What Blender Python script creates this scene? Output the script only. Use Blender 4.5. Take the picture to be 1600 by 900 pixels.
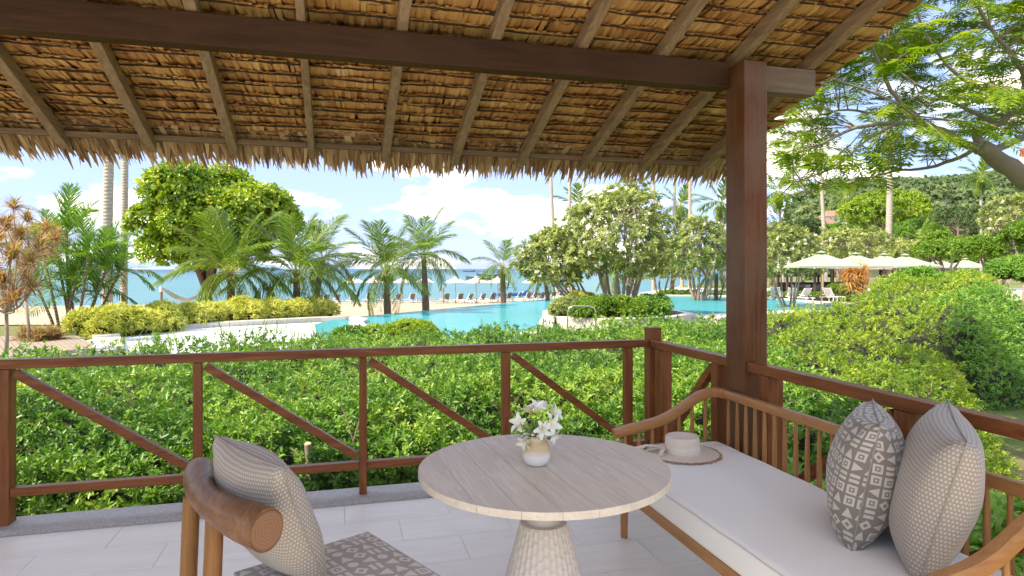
import bpy, math, random
import numpy as np
from mathutils import Vector, Matrix, Euler
R = math.radians
random.seed(7); rng = np.random.default_rng(7)
S = bpy.context.scene
COL = S.collection
for o in list(bpy.data.objects): bpy.data.objects.remove(o)

# ------------------------------------------------------------------ camera
F = 1005.0; HZ = 420.0; CH = 1.45; YAW = R(15)
cd = bpy.data.cameras.new('camera'); cam = bpy.data.objects.new('camera', cd); COL.objects.link(cam)
cam.location = (0, 0, CH); cam.rotation_euler = (R(90), 0, 0)
cd.sensor_width = 36; cd.lens = 36*F/1600; cd.shift_y = -(450-HZ)/1600
cd.clip_start = .05; cd.clip_end = 30000
S.camera = cam
# ------------------------------------------------------------------ light
SUN_EL, SUN_AZ = 50, 243          # azimuth clockwise from +Y: from the left, a little behind the camera
sd = bpy.data.lights.new('sun', 'SUN'); sun = bpy.data.objects.new('sun', sd); COL.objects.link(sun)
sd.energy = 2.0; sd.angle = R(.6); sd.color = (1, .945, .86)
az = R(SUN_AZ); el = R(SUN_EL)
to_sun = Vector((math.sin(az)*math.cos(el), math.cos(az)*math.cos(el), math.sin(el)))
sun.rotation_euler = to_sun.to_track_quat('Z', 'Y').to_euler()
S.view_settings.view_transform = 'Standard'; S.view_settings.look = 'None'
S.view_settings.gamma = 1; S.view_settings.exposure = 2.12
S.view_settings.use_white_balance = True; S.view_settings.white_balance_temperature = 8500; S.view_settings.white_balance_tint = 8.5
W = bpy.data.worlds.new("World"); S.world = W; W.use_nodes = True
nt = W.node_tree; nt.nodes.clear()
def NW(t, **k):
    n = nt.nodes.new(t)
    for a, b in k.items(): setattr(n, a, b)
    return n
sky = NW('ShaderNodeTexSky'); sky.sky_type = 'NISHITA'; sky.sun_disc = False
sky.sun_elevation = el; sky.sun_rotation = az; sky.air_density = 1.0; sky.dust_density = .6; sky.ozone_density = 1.3
bg = NW('ShaderNodeBackground'); out = NW('ShaderNodeOutputWorld'); bg.inputs[1].default_value = .15
tc = NW('ShaderNodeTexCoord'); mp = NW('ShaderNodeMapping'); mp.inputs['Scale'].default_value = (1, 1, 2.3)
mp.inputs['Location'].default_value = (.7, 3.3, 1.7)
nz = NW('ShaderNodeTexNoise'); nz.inputs['Scale'].default_value = 5.6; nz.inputs['Detail'].default_value = 9; nz.inputs['Roughness'].default_value = .52
rp = NW('ShaderNodeValToRGB'); rp.color_ramp.elements[0].position = .49; rp.color_ramp.elements[1].position = .70
rp.color_ramp.elements[0].color = (0, 0, 0, 1); rp.color_ramp.elements[1].color = (.85, .85, .85, 1)
mx = NW('ShaderNodeMix', data_type='RGBA'); mx.inputs[7].default_value = (5.9, 5.75, 5.2, 1)
gm = NW('ShaderNodeMix', data_type='RGBA'); gm.blend_type = 'MIX'; gm.inputs[0].default_value = .9; gm.inputs[7].default_value = (.68, 1.12, 2.6, 1)   # thin bright veil over the clear sky
L = nt.links.new
L(tc.outputs['Generated'], mp.inputs[0]); L(mp.outputs[0], nz.inputs[0]); L(nz.outputs[0], rp.inputs[0])
L(rp.outputs[0], mx.inputs[0]); L(sky.outputs[0], gm.inputs[6]); L(gm.outputs[2], mx.inputs[6]); L(mx.outputs[2], bg.inputs[0]); L(bg.outputs[0], out.inputs[0])
S.cycles.max_bounces = 8; S.cycles.diffuse_bounces = 5; S.cycles.transparent_max_bounces = 8
S.cycles.use_denoising = True
try: S.cycles.denoiser = 'OPENIMAGEDENOISE'
except Exception: pass
S.cycles.sample_clamp_indirect = 6

# ------------------------------------------------------------------ helpers
def at(px, py, s): return Vector(((px-800)/F*s, s, CH-(py-HZ)/F*s))
def gr(px, py, z):                       # the point of level z seen at that pixel
    s = F*(CH-z)/(py-HZ); return Vector(((px-800)/F*s, s, z))
def ab(a, b, z=0): return Vector((a*math.cos(YAW)-b*math.sin(YAW), a*math.sin(YAW)+b*math.cos(YAW), z))

def tag(o, label=None, cat=None, group=None, kind=None):
    if label: o['label'] = label
    if cat: o['category'] = cat
    if group: o['group'] = group
    if kind: o['kind'] = kind
    return o
def thing(name, label, cat, loc=(0, 0, 0), rz=0, group=None):
    o = bpy.data.objects.new(name, None); COL.objects.link(o)
    o.location = loc; o.rotation_euler = (0, 0, rz); o.empty_display_size = .1
    return tag(o, label, cat, group)
def link(name, me, parent=None, mat=None):
    o = bpy.data.objects.new(name, me); COL.objects.link(o)
    if parent: o.parent = parent
    if mat and not me.materials: me.materials.append(mat)
    return o
def copy_tree(o, parent=None):
    c = o.copy(); COL.objects.link(c); c.parent = parent
    for ch in o.children: copy_tree(ch, c)
    return c
def dup(o, loc, rz=0, label=None, scale=None):
    c = copy_tree(o); c.location = loc; c.rotation_euler = (0, 0, rz)
    if label: c['label'] = label
    if scale: c.scale = (scale,)*3
    return c

def np_mesh(name, V, Fc, tint=None, smooth=False):
    V = np.ascontiguousarray(V, dtype=np.float32).reshape(-1, 3); Fc = np.ascontiguousarray(Fc, dtype=np.int32)
    k = Fc.shape[1]; n = len(Fc)
    me = bpy.data.meshes.new(name)
    me.vertices.add(len(V)); me.vertices.foreach_set('co', V.ravel())
    me.loops.add(n*k); me.loops.foreach_set('vertex_index', Fc.ravel())
    me.polygons.add(n); me.polygons.foreach_set('loop_start', np.arange(0, n*k, k, dtype=np.int32))
    if smooth: me.polygons.foreach_set('use_smooth', np.ones(n, dtype=bool))
    if tint is not None:
        at_ = me.attributes.new('tint', 'FLOAT', 'POINT'); at_.data.foreach_set('value', np.ascontiguousarray(tint, dtype=np.float32))
    me.update(calc_edges=True)
    return me
def nrm(v): return v/np.maximum(np.linalg.norm(v, axis=-1, keepdims=True), 1e-9)
T_RH = (np.array([[0, 0, 0], [.42, .5, .07], [1, 0, -.06], [.42, -.5, .07]]), np.array([[0, 1, 2], [0, 2, 3]]))
T_L6 = (np.array([[0, 0, 0], [.3, .42, .07], [.7, .40, .03], [1, 0, -.13], [.7, -.40, .03], [.3, -.42, .07]]), np.array([[0, 1, 2, 3], [0, 3, 4, 5]]))
T_OB = (np.array([[0, 0, 0], [.35, .24, .05], [.78, .5, .0], [1, 0, -.12], [.78, -.5, .0], [.35, -.24, .05]]), np.array([[0, 1, 2, 3], [0, 3, 4, 5]]))
T_BL = (np.array([[0, .5, 0], [0, -.5, 0], [.5, -.42, .1], [.5, .42, .1], [1, .04, -.16], [1, -.04, -.16]]), np.array([[0, 1, 2, 3], [3, 2, 5, 4]]))
def leaves(P, D, N, Ln, Wd, T, tint):
    tv, tf = T; n = len(P); D = nrm(D); Sx = nrm(np.cross(N, D)); Nn = np.cross(D, Sx)
    Ln = np.broadcast_to(Ln, (n,)); Wd = np.broadcast_to(Wd, (n,))
    V = P[:, None]+(tv[None, :, 0]*Ln[:, None])[..., None]*D[:, None]+(tv[None, :, 1]*Wd[:, None])[..., None]*Sx[:, None]+(tv[None, :, 2]*Ln[:, None])[..., None]*Nn[:, None]
    Fc = tf[None]+(np.arange(n)*len(tv))[:, None, None]
    return V.reshape(-1, 3), Fc.reshape(-1, tf.shape[1]), np.repeat(tint, len(tv))
def sprigs(P, A, m, Ln, Wd, T=T_RH, lo=25, hi=85, step=.25, flat=0., tint=None):
    """m leaves round every axis A at the points P"""
    n = len(P); A = nrm(A); ref = np.where(np.abs(A[:, 2:3]) > .9, [[1., 0, 0]], [[0, 0, 1.]])
    X = nrm(np.cross(A, ref)); Y = np.cross(A, X)
    ph = rng.uniform(0, 6.28, (n, 1))+np.arange(m)[None]*2.4+rng.normal(0, .25, (n, m))
    th = np.radians(rng.uniform(lo, hi, (n, m)))
    D = np.cos(th)[..., None]*A[:, None]+np.sin(th)[..., None]*(np.cos(ph)[..., None]*X[:, None]+np.sin(ph)[..., None]*Y[:, None])
    D[..., 2] -= flat
    Ln = np.broadcast_to(Ln, (n,)) if np.ndim(Ln) else np.full(n, Ln)
    l = Ln[:, None]*rng.uniform(.65, 1.15, (n, m))
    off = (np.arange(m)[None]/m*step)[..., None]*Ln[:, None, None]*4*A[:, None]
    PP = (P[:, None]+off).reshape(-1, 3)
    Nv = nrm(A[:, None]+rng.normal(0, .25, (n, m, 3))).reshape(-1, 3)
    base = rng.uniform(0, 1, (n, 1)) if tint is None else tint[:, None]
    tn = np.clip(base*.7+rng.uniform(0, .3, (n, m)), 0, 1).ravel()
    return leaves(PP, D.reshape(-1, 3), Nv, l.ravel(), (l*Wd).ravel(), T, tn)
def join(parts):
    Vs, Fs, Ts = [], [], []; off = 0
    for V, Fc, T in parts:
        Vs.append(V); Fs.append(Fc+off); Ts.append(T); off += len(V)
    return np.concatenate(Vs), np.concatenate(Fs), np.concatenate(Ts)

class M:
    def __init__(s): s.v = []; s.f = []; s.uv = None
    def add(s, V, Fc):
        o = len(s.v); s.v += [tuple(map(float, p)) for p in V]; s.f += [tuple(int(i)+o for i in q) for q in Fc]; return s
    def box(s, x0, x1, y0, y1, z0, z1):
        V = [(x, y, z) for z in (z0, z1) for y in (y0, y1) for x in (x0, x1)]
        return s.add(V, [(0, 2, 3, 1), (4, 5, 7, 6), (0, 1, 5, 4), (2, 6, 7, 3), (0, 4, 6, 2), (1, 3, 7, 5)])
    def beam(s, p, q, w, h, up=(0, 0, 1)):
        p = Vector(p); q = Vector(q); d = (q-p).normalized(); sx = d.cross(Vector(up)).normalized(); uz = sx.cross(d)
        V = [e+sx*i*w/2+uz*j*h/2 for e in (p, q) for (i, j) in ((-1, -1), (1, -1), (1, 1), (-1, 1))]
        return s.add(V, [(0, 1, 2, 3)[::-1], (4, 5, 6, 7), (0, 1, 5, 4), (1, 2, 6, 5), (2, 3, 7, 6), (3, 0, 4, 7)])
    def tube(s, pts, rad, n=8, cap=True, flat=1.0):
        pts = [Vector(p) for p in pts]; rad = rad if hasattr(rad, '__len__') else [rad]*len(pts)
        V = []; x = None
        for i, p in enumerate(pts):
            d = (pts[min(i+1, len(pts)-1)]-pts[max(i-1, 0)]).normalized()
            if x is None: x = d.cross(Vector((0, 0, 1)) if abs(d.z) < .9 else Vector((1, 0, 0))).normalized()
            x = (x-d*x.dot(d)).normalized(); y = d.cross(x)
            V += [p+(x*math.cos(6.2832*k/n)+y*math.sin(6.2832*k/n)*flat)*rad[i] for k in range(n)]
        Fc = [(i*n+k, i*n+(k+1) % n, (i+1)*n+(k+1) % n, (i+1)*n+k) for i in range(len(pts)-1) for k in range(n)]
        if cap: Fc += [tuple(range(n))[::-1], tuple((len(pts)-1)*n+k for k in range(n))]
        return s.add(V, Fc)
    def lathe(s, prof, c=(0, 0), n=32, cap=True):
        V = [(c[0]+r*math.cos(6.2832*k/n), c[1]+r*math.sin(6.2832*k/n), z) for r, z in prof for k in range(n)]
        Fc = [(i*n+k, i*n+(k+1) % n, (i+1)*n+(k+1) % n, (i+1)*n+k) for i in range(len(prof)-1) for k in range(n)]
        if cap: Fc += [tuple(range(n))[::-1], tuple((len(prof)-1)*n+k for k in range(n))]
        return s.add(V, Fc)
    def poly(s, pts, z0, z1):
        n = len(pts); V = [(p[0], p[1], z0) for p in pts]+[(p[0], p[1], z1) for p in pts]
        return s.add(V, [tuple(range(n))[::-1], tuple(range(n, 2*n))]+[(i, (i+1) % n, n+(i+1) % n, n+i) for i in range(n)])
    def mesh(s, name, smooth=False):
        me = bpy.data.meshes.new(name); me.from_pydata(s.v, [], s.f)
        if smooth: me.polygons.foreach_set('use_smooth', [True]*len(me.polygons))
        me.update(); return me
    def build(s, name, mat, parent=None, smooth=False, bevel=0, split=40):
        o = link(name, s.mesh(name, smooth), parent, mat)
        if bevel:
            b = o.modifiers.new('b', 'BEVEL'); b.width = bevel; b.segments = 2; b.limit_method = 'ANGLE'; b.angle_limit = R(40)
        elif smooth and split:
            e = o.modifiers.new('e', 'EDGE_SPLIT'); e.split_angle = R(split)
        return o

# ------------------------------------------------------------------ materials
class G:
    """small node-graph helper"""
    def __init__(s, name):
        s.m = bpy.data.materials.new(name); s.m.use_nodes = True; s.t = s.m.node_tree; s.b = s.t.nodes['Principled BSDF']; s.o = s.t.nodes['Material Output']
    def n(s, t, **k):
        x = s.t.nodes.new(t)
        for a, b in k.items(): setattr(x, a, b)
        return x
    def l(s, a, b): s.t.links.new(a, b)
    def _in(s, sock, v):
        if hasattr(v, 'is_linked') or hasattr(v, 'links'): s.l(v, sock)
        else: sock.default_value = v
    def math(s, op, a, b=0., c=0.):
        x = s.n('ShaderNodeMath', operation=op); s._in(x.inputs[0], a); s._in(x.inputs[1], b); s._in(x.inputs[2], c); return x.outputs[0]
    def coord(s, kind='Object', scale=(1, 1, 1), rot=(0, 0, 0), per=0):
        c = s.n('ShaderNodeTexCoord'); m = s.n('ShaderNodeMapping'); m.inputs['Scale'].default_value = scale; m.inputs['Rotation'].default_value = rot
        s.l(c.outputs[kind], m.inputs[0])
        if per:
            oi = s.n('ShaderNodeObjectInfo'); v = s.n('ShaderNodeVectorMath', operation='ADD'); mu = s.math('MULTIPLY', oi.outputs['Random'], per)
            s.l(m.outputs[0], v.inputs[0]); s.l(mu, v.inputs[1]); return v.outputs[0]
        return m.outputs[0]
    def noise(s, vec, scale, detail=5, rough=.55, dist=0.):
        x = s.n('ShaderNodeTexNoise'); x.inputs['Scale'].default_value = scale; x.inputs['Detail'].default_value = detail
        x.inputs['Roughness'].default_value = rough; x.inputs['Distortion'].default_value = dist; s.l(vec, x.inputs[0]); return x.outputs[0]
    def ramp(s, fac, stops):
        x = s.n('ShaderNodeValToRGB'); e = x.color_ramp.elements
        while len(e) < len(stops): e.new(.5)
        for i, (p, c) in enumerate(stops): e[i].position = p; e[i].color = (*c, 1)
        s.l(fac, x.inputs[0]); return x.outputs[0]
    def mix(s, fac, a, b, mode='MIX'):
        x = s.n('ShaderNodeMix', data_type='RGBA'); x.blend_type = mode
        s._in(x.inputs[0], fac)
        for k, v in ((6, a), (7, b)):
            if isinstance(v, tuple): x.inputs[k].default_value = (*v, 1)
            else: s.l(v, x.inputs[k])
        return x.outputs[2]
    def bump(s, h, st=.3, d=.01):
        x = s.n('ShaderNodeBump'); x.inputs['Strength'].default_value = st; x.inputs['Distance'].default_value = d
        s.l(h, x.inputs['Height']); s.l(x.outputs[0], s.b.inputs['Normal']); return x
    def col(s, c):
        if isinstance(c, tuple): s.b.inputs['Base Color'].default_value = (*c, 1)
        else: s.l(c, s.b.inputs['Base Color'])
    def rough(s, r): s._in(s.b.inputs['Roughness'], r)
    def attr(s, name='tint'): x = s.n('ShaderNodeAttribute'); x.attribute_name = name; return x.outputs['Fac']
def wood(name, c1, c2, axis='x', rough=.4, scale=1., weather=None, coat=0., rot=0.):
    g = G(name); sc = {'x': (1.2, 14, 14), 'y': (14, 1.2, 14), 'z': (14, 14, 1.2)}[axis]
    v = g.coord('Object', tuple(k*scale for k in sc), per=7.) if not rot else g.coord('Object', tuple(k*scale for k in sc), rot=(0, 0, rot))
    n1 = g.noise(v, 1.6, 8, .62, 1.2); n2 = g.noise(v, 7, 4, .6)
    c = g.ramp(n1, [(.28, c2), (.5, tuple((a+b)/2 for a, b in zip(c1, c2))), (.72, c1)])
    c = g.mix(g.math('MULTIPLY', n2, .55), c, tuple(k*.5 for k in c2))
    if weather:
        big = g.noise(g.coord('Object', (1, 1, 1), per=3.), 2.2, 4)
        c = g.mix(g.ramp(big, [(.42, (0, 0, 0)), (.62, (.8, .8, .8))]), c, weather)
    g.col(c); g.rough(g.math('ADD', g.math('MULTIPLY', n2, .3), rough-.15)); g.bump(n2, .25, .002); g.b.inputs['Specular IOR Level'].default_value = .2
    if coat: g.b.inputs['Coat Weight'].default_value = coat; g.b.inputs['Coat Roughness'].default_value = .25
    return g.m
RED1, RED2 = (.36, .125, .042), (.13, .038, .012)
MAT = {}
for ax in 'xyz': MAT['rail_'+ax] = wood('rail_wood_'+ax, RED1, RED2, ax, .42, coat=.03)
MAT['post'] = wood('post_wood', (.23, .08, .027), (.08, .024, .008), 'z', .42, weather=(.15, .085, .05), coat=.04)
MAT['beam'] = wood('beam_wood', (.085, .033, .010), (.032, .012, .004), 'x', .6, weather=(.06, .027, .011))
MAT['rafter'] = wood('rafter_wood', (.46, .31, .18), (.19, .12, .065), 'y', .75)
MAT['batten'] = wood('batten_wood', (.30, .20, .12), (.16, .10, .06), 'x', .8)
for ax in 'xyz': MAT['teak_'+ax] = wood('teak_wood_'+ax, (.56, .28, .11), (.36, .155, .055), ax, .42, coat=.1)
MAT['walnut'] = wood('walnut_wood', (.32, .155, .07), (.12, .05, .022), 'y', .40, coat=.06, rot=R(-40.5), scale=.8)
MAT['walnut_z'] = wood('walnut_wood_upright', (.42, .20, .065), (.20, .085, .03), 'z', .42, coat=.05)
MAT['table'] = wood('washed_table_wood', (.74, .66, .55), (.58, .50, .41), 'x', .45, scale=1.3)
MAT['deck'] = wood('deck_wood', (.42, .36, .30), (.28, .235, .19), 'y', .7)
def leafmat(name, stops, trans=.3, rough=.45, tcol=1.5, noise=0.):
    g = G(name); t = g.attr()
    if noise:
        nv = g.noise(g.coord('Object'), noise, 3); t = g.math('ADD', g.math('MULTIPLY', t, .65), g.math('MULTIPLY', g.math('SUBTRACT', nv, .32), 1.1))
    c = g.ramp(t, stops); g.col(c); g.rough(rough); g.b.inputs['Specular IOR Level'].default_value = .4
    tr = g.n('ShaderNodeBsdfTranslucent'); c2 = g.mix(1., c, (tcol, tcol*1.05, tcol*.55), 'MULTIPLY'); g.l(c2, tr.inputs[0])
    ms = g.n('ShaderNodeMixShader'); ms.inputs[0].default_value = trans
    g.l(g.b.outputs[0], ms.inputs[1]); g.l(tr.outputs[0], ms.inputs[2]); g.l(ms.outputs[0], g.o.inputs[0])
    return g.m
MAT['hedge'] = leafmat('hedge_leaves', [(0, (.030, .095, .016)), (.4, (.09, .225, .032)), (.75, (.21, .37, .055)), (1, (.42, .50, .10))], .26, .40, noise=.7)
MAT['hedge_yellow'] = leafmat('sunny_hedge_leaves', [(0, (.06, .14, .018)), (.4, (.17, .30, .03)), (.8, (.35, .45, .05)), (1, (.54, .56, .08))], .32, .42, noise=.6)
MAT['hedge_dark'] = leafmat('dark_hedge_leaves', [(0, (.06, .16, .026)), (.6, (.15, .33, .05)), (1, (.28, .46, .08))], .25, .4, noise=.8)
MAT['cover'] = leafmat('low_shrub_leaves', [(0, (.11, .24, .04)), (.5, (.24, .42, .08)), (1, (.50, .60, .18))], .32, .42)
MAT['yellow'] = leafmat('yellow_shrub_leaves', [(0, (.22, .28, .04)), (.5, (.52, .54, .11)), (1, (.76, .72, .30))], .3, .5)
MAT['palm'] = leafmat('palm_leaves', [(0, (.045, .12, .018)), (.5, (.15, .25, .035)), (.85, (.38, .44, .09)), (1, (.55, .52, .15))], .35, .42)
MAT['areca'] = leafmat('areca_leaves', [(0, (.06, .16, .02)), (.6, (.14, .30, .04)), (1, (.34, .44, .08))], .35, .38)
MAT['almond'] = leafmat('almond_leaves', [(0, (.06, .14, .016)), (.5, (.19, .32, .03)), (.85, (.40, .50, .06)), (1, (.70, .56, .07))], .3, .3)
MAT['frangi'] = leafmat('frangipani_leaves', [(0, (.11, .16, .06)), (.5, (.28, .35, .12)), (.9, (.50, .53, .22)), (1, (.62, .56, .22))], .3, .4)
MAT['rain'] = leafmat('feathery_leaves', [(0, (.07, .16, .015)), (.5, (.16, .28, .025)), (1, (.36, .42, .06))], .45, .5)
MAT['forest'] = leafmat('forest_leaves', [(0, (.045, .085, .035)), (.5, (.085, .145, .05)), (1, (.17, .225, .075))], .2, .6, noise=.012)
MAT['bush'] = leafmat('bush_leaves', [(0, (.045, .12, .015)), (.5, (.12, .25, .025)), (1, (.32, .42, .05))], .3, .45)
MAT['ti'] = leafmat('pink_leaves', [(0, (.26, .10, .07)), (.35, (.40, .19, .13)), (.65, (.48, .33, .20)), (1, (.30, .38, .11))], .35, .45)
MAT['orangegrass'] = leafmat('orange_fan_leaves', [(0, (.42, .20, .06)), (1, (.72, .42, .18))], .35, .5)
MAT['petal'] = leafmat('white_petals', [(0, (.84, .84, .78)), (1, (.9, .9, .86))], .25, .45, tcol=.95)
def plain(name, c, rough=.6, n=0, amt=.12, bump=0, metal=0):
    g = G(name)
    if n:
        nv = g.noise(g.coord('Object'), n, 6); g.col(g.mix(g.math('MULTIPLY', nv, 1.), tuple(k*(1-amt) for k in c), tuple(min(1, k*(1+amt)) for k in c)))
        if bump: g.bump(nv, bump, .01)
    else: g.col(c)
    g.rough(rough); g.b.inputs['Metallic'].default_value = metal
    return g.m
MAT['core'] = plain('hedge_inside_shade', (.028, .035, .014), .9, 9, .5)  # shade between the leaves painted dark; also soil and boardwalk base
MAT['twig'] = plain('twig_bark', (.30, .22, .14), .85, 12, .4)
MAT['pot_pink'] = plain('cut_wood_end', (.75, .40, .24), .8, 20, .15)
MAT['bark'] = plain('grey_bark', (.27, .22, .17), .9, 6, .35, .6)
MAT['bark_dark'] = plain('dark_bark', (.15, .11, .08), .9, 6, .35, .6)
MAT['white'] = plain('white_canvas', (.78, .77, .74), .75, 3, .05)
MAT['green_canvas'] = plain('sage_canvas', (.33, .40, .30), .8, 3, .06)
MAT['whitestone'] = plain('white_stone', (.58, .55, .50), .6, 2.5, .10)
MAT['whitemetal'] = plain('white_metal', (.75, .75, .75), .4)
MAT['steel'] = plain('steel', (.6, .6, .62), .25, metal=1)
MAT['greysling'] = plain('grey_sling', (.16, .17, .18), .7)
MAT['palesling'] = plain('pale_sling', (.50, .50, .50), .7)
MAT['pole'] = plain('brown_pole', (.36, .23, .13), .6)
MAT['darkpost'] = plain('dark_timber', (.07, .05, .04), .7)
MAT['roofthatch'] = plain('grey_thatch', (.26, .22, .18), .95, 14, .3, .5)
MAT['blue'] = plain('blue_paint', (.03, .20, .55), .4)
MAT['boat'] = plain('dark_boat_paint', (.08, .10, .12), .5)
MAT['rooftile'] = plain('brown_roof', (.28, .17, .12), .8, 2, .2)
MAT['wallwhite'] = plain('white_wall', (.75, .74, .70), .8)
MAT['redsteel'] = plain('red_steel', (.55, .10, .05), .6)
MAT['glass'] = plain('dark_glass', (.06, .08, .10), .15)
MAT['coconut'] = plain('green_coconut', (.26, .28, .06), .5, 6, .2)
g = G('palm_bark'); v = g.coord('Object', (1, 1, 1)); w = g.n('ShaderNodeTexWave', wave_type='BANDS', bands_direction='Z'); w.inputs['Scale'].default_value = 1.9
w.inputs['Distortion'].default_value = 1.6; w.inputs['Detail'].default_value = 3; g.l(v, w.inputs[0]); nn = g.noise(v, 5, 5)
g.col(g.mix(g.math('MULTIPLY', w.outputs['Fac'], .35), g.ramp(nn, [(.3, (.36, .315, .26)), (.7, (.50, .46, .40))]), (.22, .18, .145))); g.rough(.9); g.bump(w.outputs['Fac'], .6, .03); MAT['palmbark'] = g.m
g = G('palm_bark_dark'); v = g.coord('Object', (1, 1, 1)); w = g.n('ShaderNodeTexWave', wave_type='BANDS', bands_direction='Z'); w.inputs['Scale'].default_value = 2.6
w.inputs['Distortion'].default_value = 2; w.inputs['Detail'].default_value = 3; g.l(v, w.inputs[0]); nn = g.noise(v, 5, 5)
g.col(g.mix(g.math('MULTIPLY', w.outputs['Fac'], .6), g.ramp(nn, [(.3, (.16, .11, .075)), (.7, (.27, .20, .14))]), (.08, .055, .04))); g.rough(.9); g.bump(w.outputs['Fac'], .6, .03); MAT['palmbark_dark'] = g.m
# thatch
g = G('thatch_leaves'); t = g.attr(); nn = g.noise(g.coord('Object', (40, 3, 3)), 3, 5, .6)
c = g.ramp(t, [(0, (.26, .105, .03)), (.3, (.50, .235, .075)), (.7, (.70, .38, .125)), (1, (.84, .55, .23))])
g.col(g.mix(g.math('MULTIPLY', nn, .35), c, (.16, .07, .02))); g.rough(.6); MAT['thatch'] = g.m
g = G('thatch_fringe_leaves'); t = g.attr(); nn = g.noise(g.coord('Object', (30, 2, 2)), 3, 5, .6)
c = g.ramp(t, [(0, (.18, .08, .035)), (.45, (.46, .27, .12)), (1, (.80, .58, .30))])
g.col(g.mix(g.math('MULTIPLY', nn, .4), c, (.10, .055, .03))); g.rough(.7)
tr = g.n('ShaderNodeBsdfTranslucent'); g.l(c, tr.inputs[0]); ms = g.n('ShaderNodeMixShader'); ms.inputs[0].default_value = .25
g.l(g.b.outputs[0], ms.inputs[1]); g.l(tr.outputs[0], ms.inputs[2]); g.l(ms.outputs[0], g.o.inputs[0]); MAT['fringe'] = g.m
MAT['stick'] = plain('shadow_line_stick', (.035, .02, .01), .9, 20, .3)
MAT['thatch_back'] = plain('thatch_backing', (.09, .05, .022), .95, 20, .4)
# floor tiles and kerb
g = G('porcelain_tile'); v = g.coord('Object', (2.2, 9, 1), per=11.); n1 = g.noise(v, 1.3, 6, .6, .8); oi = g.n('ShaderNodeObjectInfo')
c = g.ramp(n1, [(.3, (.75, .72, .66)), (.55, (.81, .785, .725)), (.75, (.84, .82, .76))]); c = g.mix(g.math('MULTIPLY', oi.outputs['Random'], .35), c, (.70, .68, .62))
g.col(c); g.rough(.42); g.bump(n1, .06, .002); MAT['tile'] = g.m
MAT['grout'] = plain('grout', (.62, .60, .58), .9, 30, .1)
g = G('washed_gravel'); v = g.coord('Object'); vo = g.n('ShaderNodeTexVoronoi'); vo.inputs['Scale'].default_value = 150; g.l(v, vo.inputs[0])
g.col(g.mix(.6, g.ramp(vo.outputs['Color'], [(0, (.16, .15, .145)), (.5, (.36, .345, .33)), (1, (.62, .60, .57))]), (.38, .37, .355))); g.rough(.8); g.bump(vo.outputs['Distance'], .5, .004); MAT['gravel'] = g.m
# ground, sand, lawn, water
g = G('beach_sand'); v = g.coord('Object'); n1 = g.noise(v, .25, 5); n2 = g.noise(v, 3.5, 6)
g.col(g.mix(g.math('MULTIPLY', n2, .6), g.ramp(n1, [(.3, (.38, .30, .22)), (.7, (.47, .38, .28))]), (.31, .24, .17))); g.rough(.95); g.bump(n2, .5, .08); MAT['sand'] = g.m
g = G('lawn'); v = g.coord('Object'); n1 = g.noise(v, .9, 5, .6); n2 = g.noise(v, 28, 4, .7)
g.col(g.mix(g.math('MULTIPLY', n2, .5), g.ramp(n1, [(.36, (.24, .17, .10)), (.5, (.16, .20, .05)), (.7, (.12, .22, .035))]), (.06, .09, .02))); g.rough(.95); g.bump(n2, .8, .05); MAT['lawn'] = g.m
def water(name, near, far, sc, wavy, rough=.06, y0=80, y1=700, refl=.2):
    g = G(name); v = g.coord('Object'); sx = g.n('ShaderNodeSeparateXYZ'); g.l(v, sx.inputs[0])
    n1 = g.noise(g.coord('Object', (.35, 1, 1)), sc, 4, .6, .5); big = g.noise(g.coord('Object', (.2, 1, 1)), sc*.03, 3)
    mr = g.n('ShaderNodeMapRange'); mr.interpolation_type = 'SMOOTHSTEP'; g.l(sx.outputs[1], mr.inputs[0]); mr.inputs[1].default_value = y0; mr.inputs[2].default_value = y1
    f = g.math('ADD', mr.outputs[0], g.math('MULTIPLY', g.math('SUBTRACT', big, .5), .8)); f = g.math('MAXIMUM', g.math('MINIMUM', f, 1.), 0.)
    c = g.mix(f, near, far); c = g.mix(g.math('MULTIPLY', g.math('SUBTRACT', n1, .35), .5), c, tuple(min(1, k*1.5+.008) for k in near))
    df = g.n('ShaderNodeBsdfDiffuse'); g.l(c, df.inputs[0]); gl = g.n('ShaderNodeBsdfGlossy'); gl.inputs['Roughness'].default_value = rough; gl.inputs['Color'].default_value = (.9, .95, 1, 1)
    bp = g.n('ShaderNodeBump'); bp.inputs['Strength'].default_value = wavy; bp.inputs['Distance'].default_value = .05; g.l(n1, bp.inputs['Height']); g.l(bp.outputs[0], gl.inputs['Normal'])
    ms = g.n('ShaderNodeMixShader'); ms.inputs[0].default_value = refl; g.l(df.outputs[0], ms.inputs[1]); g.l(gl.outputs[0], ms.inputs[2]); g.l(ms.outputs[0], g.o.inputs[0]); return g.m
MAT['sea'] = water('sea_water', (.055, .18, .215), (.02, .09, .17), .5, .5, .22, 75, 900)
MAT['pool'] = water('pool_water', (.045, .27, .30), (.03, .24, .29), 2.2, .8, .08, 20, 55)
MAT['basin'] = water('shallow_water', (.70, .76, .78), (.66, .75, .78), 2.2, .2, .15, 20, 60)
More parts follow.
